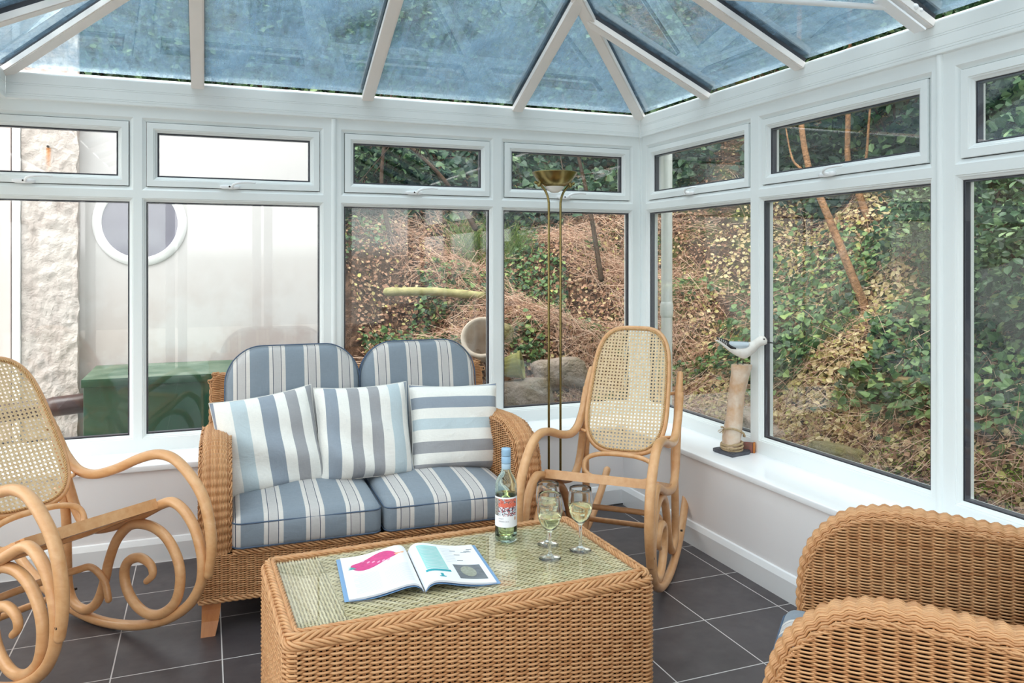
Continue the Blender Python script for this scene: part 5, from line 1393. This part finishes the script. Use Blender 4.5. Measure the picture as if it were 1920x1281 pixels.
# stones
def stone(name, label, loc, dims, mat, seed, rz=0.0):
    b = MB(); V, F = rounded_box_arrays((dims[0] / 2, dims[1] / 2, dims[2] / 2), min(dims) * .28, 5); V = V.copy()
    for q in range(len(V)):
        v = Vector(V[q]) ; k = mnoise.noise(v * 6 + Vector((seed, 0, 0))) * .10 + mnoise.noise(v * 22 + Vector((0, seed, 0))) * .03
        V[q] = V[q] * (1 + k * 1.6)
    b.add(V, F, True); o = b.build(name, mat); o.location = loc; o.rotation_euler = (RNG.normal(0, .1), RNG.normal(0, .1), rz); tag(o, label, 'stone'); return o
def tz(x, y): return float(terrain(np.array([x]), np.array([y]))[0])
for k, (x, y, sx, sy, sz, mt, lb) in enumerate((
    (-.30, .86, .46, .30, .22, 'pink_stone', 'large pinkish stone at the window foot below the urns'),
    (.05, .98, .34, .26, .20, 'pink_stone', 'grey pink stone behind the brass lamp stems'),
    (-.02, .66, .42, .24, .18, 'mossy_stone', 'mossy brown stone against the window behind the lamp'),
    (-.50, .72, .30, .22, .16, 'mossy_stone', 'mossy stone just right of the sofa back, outside'),
    (-.30, 1.28, .24, .2, .20, 'mossy_stone', 'dark mossy stone above the green urn'),
    (.70, -.86, .22, .22, .17, 'mossy_stone', 'yellowish round stone low on the right bank'),
    (.78, -.22, .22, .46, .12, 'pink_stone', 'flat grey stone behind the driftwood post'),
    (.80, -2.20, .24, .40, .16, 'mossy_stone', 'mossy stone at the foot of the rightmost window'))):
    stone('stone', lb, (x, y, tz(x, y) + sz * .15), (sx, sy, sz), M[mt], k * 3.1, RNG.uniform(-.4, .4))
# logs
def log(name, label, A, B, r, mat):
    b = MB(); P = catmull([A, tuple((np.array(A) + np.array(B)) / 2 + np.array([0, 0, .015])), B], 8); b.tube(P, r * (1 + .06 * np.sin(np.arange(len(P)) * 1.7)), 14); tag(b.build(name, mat), label, 'log')
M['log_moss'] = simple('moss_covered_log', lin(138, 136, 92), .9, .1, nz=(14., lin(176, 168, 124)), bmp=(40., .6, .008))
zl = 1.10
log('log', 'moss covered log lying across the back bank', (-.98, 1.62, 1.13), (-.28, 1.60, 1.09), .030, M['log_moss'])
M['log_y'] = simple('peeled_yellow_log', lin(170, 148, 104), .8, .2, nz=(10., lin(128, 108, 72)), bmp=(30., .4, .006))
log('log', 'upper of two peeled yellow logs on the right bank', (1.28, -.60, .70), (1.22, -1.30, .70), .034, M['log_y'])
log('log', 'lower of two peeled yellow logs on the right bank', (1.20, -.66, .61), (1.14, -1.30, .61), .028, M['log_y'])
# urns
def urn(label, loc, rot, R, Lh, mat, ribs=0):
    t = thing('garden_urn', label, 'urn', loc); t.rotation_euler = rot
    b = MB(); seg = 48
    prof = [(0, -.02), (R * .55, -.02), (R * .6, .0), (R * .72, Lh * .3), (R * .92, Lh * .75), (R * .96, Lh * .86), (R * 1.08, Lh * .88), (R * 1.1, Lh * .98), (R * 1.02, Lh), (R * .9, Lh * .97), (R * .84, Lh * .7), (R * .6, Lh * .1), (0, Lh * .08)]
    b.lathe(prof, seg); 
    if ribs:
        v = b.v[-1]; a = np.arctan2(v[:, 1], v[:, 0]); k = 1 + .035 * np.cos(ribs * a) * (v[:, 2] < Lh * .85); v[:, 0] *= k; v[:, 1] *= k
    b.build('urn_body', mat, t); return t
urn('pale concrete urn lying on its side outside, behind the right sofa cushion', (-.455, 1.02, tz(-.45, 1.0) + .17), (math.radians(62), math.radians(10), math.radians(-30)), .125, .26, M['urn_pale'])
urn('ribbed mossy urn lying on its side, just right of the pale urn', (-.40, .93, tz(-.4, .9) + .17), (math.radians(80), 0, math.radians(62)), .085, .16, M['urn_green'], 16)

# trees, shrubs
def branch(b, P, r0, r1, sides=9): P = catmull(P, 7); b.tube(P, np.linspace(r0, r1, len(P)), sides); return P
def leaning_tree(label, trunk, r0, mat, branches, leafc, seed):
    base = trunk[0]; t = thing('tree', label, 'tree', base, group=None); O = np.array(base)
    b = MB(); branch(b, [np.array(p) - O for p in trunk], r0, r0 * .55); b.build('trunk', M[mat], t)
    for br in branches: b = MB(); branch(b, [np.array(p) - O for p in br], r0 * .45, r0 * .15, 7); b.build('branch', M[mat], t)
    rg = np.random.default_rng(seed); b = MB()
    for c, R, n in leafc:
        q = rg.normal(0, 1, (n, 3)); q /= np.linalg.norm(q, axis=1, keepdims=True); q *= rg.uniform(.2, 1, (n, 1)) ** .5; P = np.array(c) - O + q * np.array(R); leaves(b, P, rg.uniform(.035, .07, n), np.array([0, 0, 1.]), .8, .8, LEAF, rg)
    b.build('foliage', M['bush'], t)
T1 = [(1.74, -.06, .95), (1.72, .12, 1.32), (1.72, .27, 1.60), (1.72, .430, 1.89), (1.72, .485, 2.01), (1.72, .548, 2.278), (1.74, .60, 2.7), (1.8, .65, 3.5)]
T2 = [(2.47, .58, 1.38), (2.45, .65, 1.59), (2.45, .725, 1.77), (2.45, .80, 1.94), (2.45, .873, 2.125), (2.45, .873, 2.454), (2.45, .85, 3.5)]
leaning_tree('leaning orange brown tree trunk, the nearer and longer one seen in the wide right window',
    T1, .029, 'bark',
    [[T1[3], (T1[3][0], T1[3][1] + .12, T1[3][2] + .10), (T1[3][0], T1[3][1] + .22, T1[3][2] + .20), (T1[3][0], T1[3][1] + .3, T1[3][2] + .5)]], [((2.3, 1.2, 3.5), (1.0, 1.0, .7), 3500)], 3)
leaning_tree('leaning orange brown tree trunk, the further one just right of the longer trunk',
    T2, .032, 'bark',
    [[T2[2], (2.45, T2[2][1] + .12, T2[2][2] - .09), (2.45, T2[2][1] + .24, T2[2][2] - .20)], [T2[3], (2.45, T2[3][1] - .10, T2[3][2] + .15), (2.45, T2[3][1] - .14, T2[3][2] + .5), (2.45, T2[3][1] - .2, T2[3][2] + .9)]], [((2.9, 1.5, 3.6), (1.1, 1.0, .8), 3500)], 4)
def bush(name, label, cat, c, R, n, size, mat='bush', group='bushes and trees on the bank', seed=0, stems=6, aspect=.8):
    base = (c[0], c[1], tz(c[0], c[1]) - .05); t = thing(name, label, cat, base); rg = np.random.default_rng(seed + 50)
    O = np.array(base); q = rg.normal(0, 1, (n, 3)); q /= np.linalg.norm(q, axis=1, keepdims=True)
    rad = rg.uniform(.3, 1, (n, 1)) ** .4; lob = 1 + .22 * np.sin(q[:, :1] * 7 + seed) * np.cos(q[:, 1:2] * 6 + q[:, 2:] * 5)
    P = np.array(c) - O + q * rad * lob * np.array(R); P = P[P[:, 2] + O[2] > terrain(P[:, 0] + O[0], P[:, 1] + O[1])]
    b = MB(); leaves(b, P, rg.uniform(*size, len(P)), P * .3 / max(R) + np.array([0, 0, .6]), .7, aspect, LEAF, rg); b.build('foliage', M[mat], t)
    b = MB()
    for k in range(stems):
        a = rg.uniform(0, 6.28); e = np.array(c) - O + np.array([math.cos(a) * R[0] * .6, math.sin(a) * R[1] * .6, rg.uniform(-.1, .6) * R[2]]); branch(b, [(0, 0, 0), e * np.array([.35, .35, .55]), e], .014, .004, 6)
    b.build('stems', M['bark_dark'], t); return t
bl = [ # c, R, n, size, label
 ((1.62, -1.30, 1.28), (.42, .50, .42), 2600, (.03, .06), 'glossy green shrub right of the leaning trunks'),
 ((1.55, -2.10, 1.45), (.50, .60, .62), 3600, (.03, .06), 'leafy shrub filling the rightmost window'),
 ((1.30, -2.95, 1.8), (.45, .5, .9), 3000, (.03, .06), 'leafy shrub beside the camera side windows'),
 ((2.10, -.55, 1.62), (.5, .6, .45), 2800, (.03, .055), 'dark green shrub below the leaning trunks'),
 ((1.95, -1.9, 2.5), (.55, .6, .8), 3200, (.03, .065), 'tall bright green shrub at the upper right'),
 ((3.4, -.4, 2.6), (1.0, 1.2, 1.1), 4200, (.05, .10), 'dark evergreen tree behind the leaning trunks'),
 ((3.2, -2.4, 2.8), (1.0, 1.2, 1.4), 4200, (.05, .10), 'dark evergreen tree high on the right bank'),
 ((3.6, 1.5, 3.0), (1.2, 1.2, 1.3), 4200, (.05, .10), 'dark evergreen tree beyond the narrow corner window'),
 ((1.9, 3.6, 3.2), (1.2, .9, 1.2), 4200, (.05, .10), 'dark evergreen tree behind the brass lamp, high up'),
 ((.2, 4.2, 3.4), (1.2, .9, 1.3), 4500, (.05, .10), 'dark evergreen tree on the skyline above the sofa'),
 ((-1.5, 4.6, 3.2), (1.3, .9, 1.4), 4500, (.05, .10), 'dark evergreen tree behind the end of the house wall'),
 ((-3.4, 4.6, 3.0), (1.3, .9, 1.6), 4500, (.05, .10), 'dark evergreen tree behind the house wall'),
 ((-.75, 2.75, 2.25), (.30, .3, .28), 1500, (.04, .07), 'pale green leafy shoot above the sofa, beyond the top light'),
 ((.15, 6.5, 5.0), (2.0, 1.2, 1.6), 4500, (.08, .15), 'large dark tree far up the bank seen through the roof'),
 ((-2.6, 6.8, 5.0), (2.0, 1.2, 1.8), 4500, (.08, .15), 'large dark tree above the house wall seen through the roof'),
 ((3.2, 4.6, 5.2), (2.0, 1.5, 1.8), 4500, (.08, .15), 'large dark tree over the corner seen through the roof'),
 ((5.0, .6, 5.0), (1.5, 2.0, 1.8), 4500, (.08, .15), 'large dark tree over the right bank seen through the roof'),
 ((5.0, -3.2, 5.0), (1.5, 2.0, 1.8), 4500, (.08, .15), 'large dark tree at far right seen through the roof'),
]
for k, (c, R, n, sz, lb) in enumerate(bl): bush('tree' if R[2] > .9 else 'shrub', lb, 'tree' if R[2] > .9 else 'shrub', c, R, n, sz, seed=k)
# dead branches over the back bank, seen in the top lights
for k, (A, B, C_, lb) in enumerate((((-.80, 2.3, 1.5), (-.86, 2.4, 2.0), (-.75, 2.5, 2.75), 'bare dark branch at the left of the top light over the right sofa cushion'),
    ((-.2, 2.0, 1.6), (-.45, 2.2, 2.05), (-1.0, 2.5, 2.6), 'bare branch leaning across the right of the same top light, above the mossy log'),
    ((.75, 1.7, 1.2), (.72, 1.9, 1.9), (.55, 2.0, 2.7), 'bare upright branch behind the brass lamp bowl'))):
    t = thing('dead_branch', lb, 'branch', A); b = MB(); branch(b, [np.array(p) - np.array(A) for p in (A, B, C_)], .022, .010); b.build('wood', M['bark_dark'], t)
    b = MB()
    for q in range(7):
        f = RNG.uniform(.2, 1); p0 = (np.array(B) * (1 - f) + np.array(C_) * f) - np.array(A); b.tube(catmull([p0, p0 + RNG.normal(0, .12, 3), p0 + RNG.normal(0, .28, 3)], 5), .004, 5)
    b.build('twigs', M['bark_dark'], t)
# ------------------------------------------------------------------ light, camera
wd = bpy.data.worlds.new('World'); SC.world = wd; wd.use_nodes = True; nt = wd.node_tree; nt.nodes.clear()
out = nt.nodes.new('ShaderNodeOutputWorld'); bg = nt.nodes.new('ShaderNodeBackground'); nt.links.new(bg.outputs[0], out.inputs[0])
tc = nt.nodes.new('ShaderNodeTexCoord'); sx = nt.nodes.new('ShaderNodeSeparateXYZ'); nt.links.new(tc.outputs['Generated'], sx.inputs[0])
c = ramp(nt, sx.outputs[2], [(0, (.30, .30, .29, 1)), (.02, (.87, .86, .85, 1)), (.35, (.98, .97, .955, 1)), (1, (1.0, .98, .95, 1))])
nt.links.new(c, bg.inputs[0]); bg.inputs[1].default_value = 2.6
sl = bpy.data.lights.new('sun', 'SUN'); sl.energy = 2.0; sl.angle = math.radians(40); sl.color = (1.0, .965, .93)
so = bpy.data.objects.new('sun', sl); COL.objects.link(so)
so.rotation_euler = Vector((.30, .34, -.89)).to_track_quat('-Z', 'Y').to_euler()
cd = bpy.data.cameras.new('camera'); cam = bpy.data.objects.new('camera', cd); COL.objects.link(cam)
cam.location = (-2.1712, -3.9087, 1.3597); cam.rotation_euler = (PI / 2, 0, -.368)
cd.sensor_width = 36; cd.lens = 1488.9 / 1920 * 36; cd.shift_y = -(640.5 - 486.04) / 1920; cd.clip_start = .03; cd.clip_end = 200
SC.camera = cam
SC.view_settings.view_transform = 'Standard'; SC.view_settings.look = 'None'; SC.view_settings.gamma = 1; SC.view_settings.use_curve_mapping = False
SC.view_settings.exposure = 0.72
SC.cycles.max_bounces = 14; SC.cycles.transparent_max_bounces = 24; SC.cycles.transmission_bounces = 12; SC.cycles.diffuse_bounces = 6; SC.cycles.glossy_bounces = 5
SC.cycles.sample_clamp_indirect = 6.0; SC.cycles.caustics_reflective = False
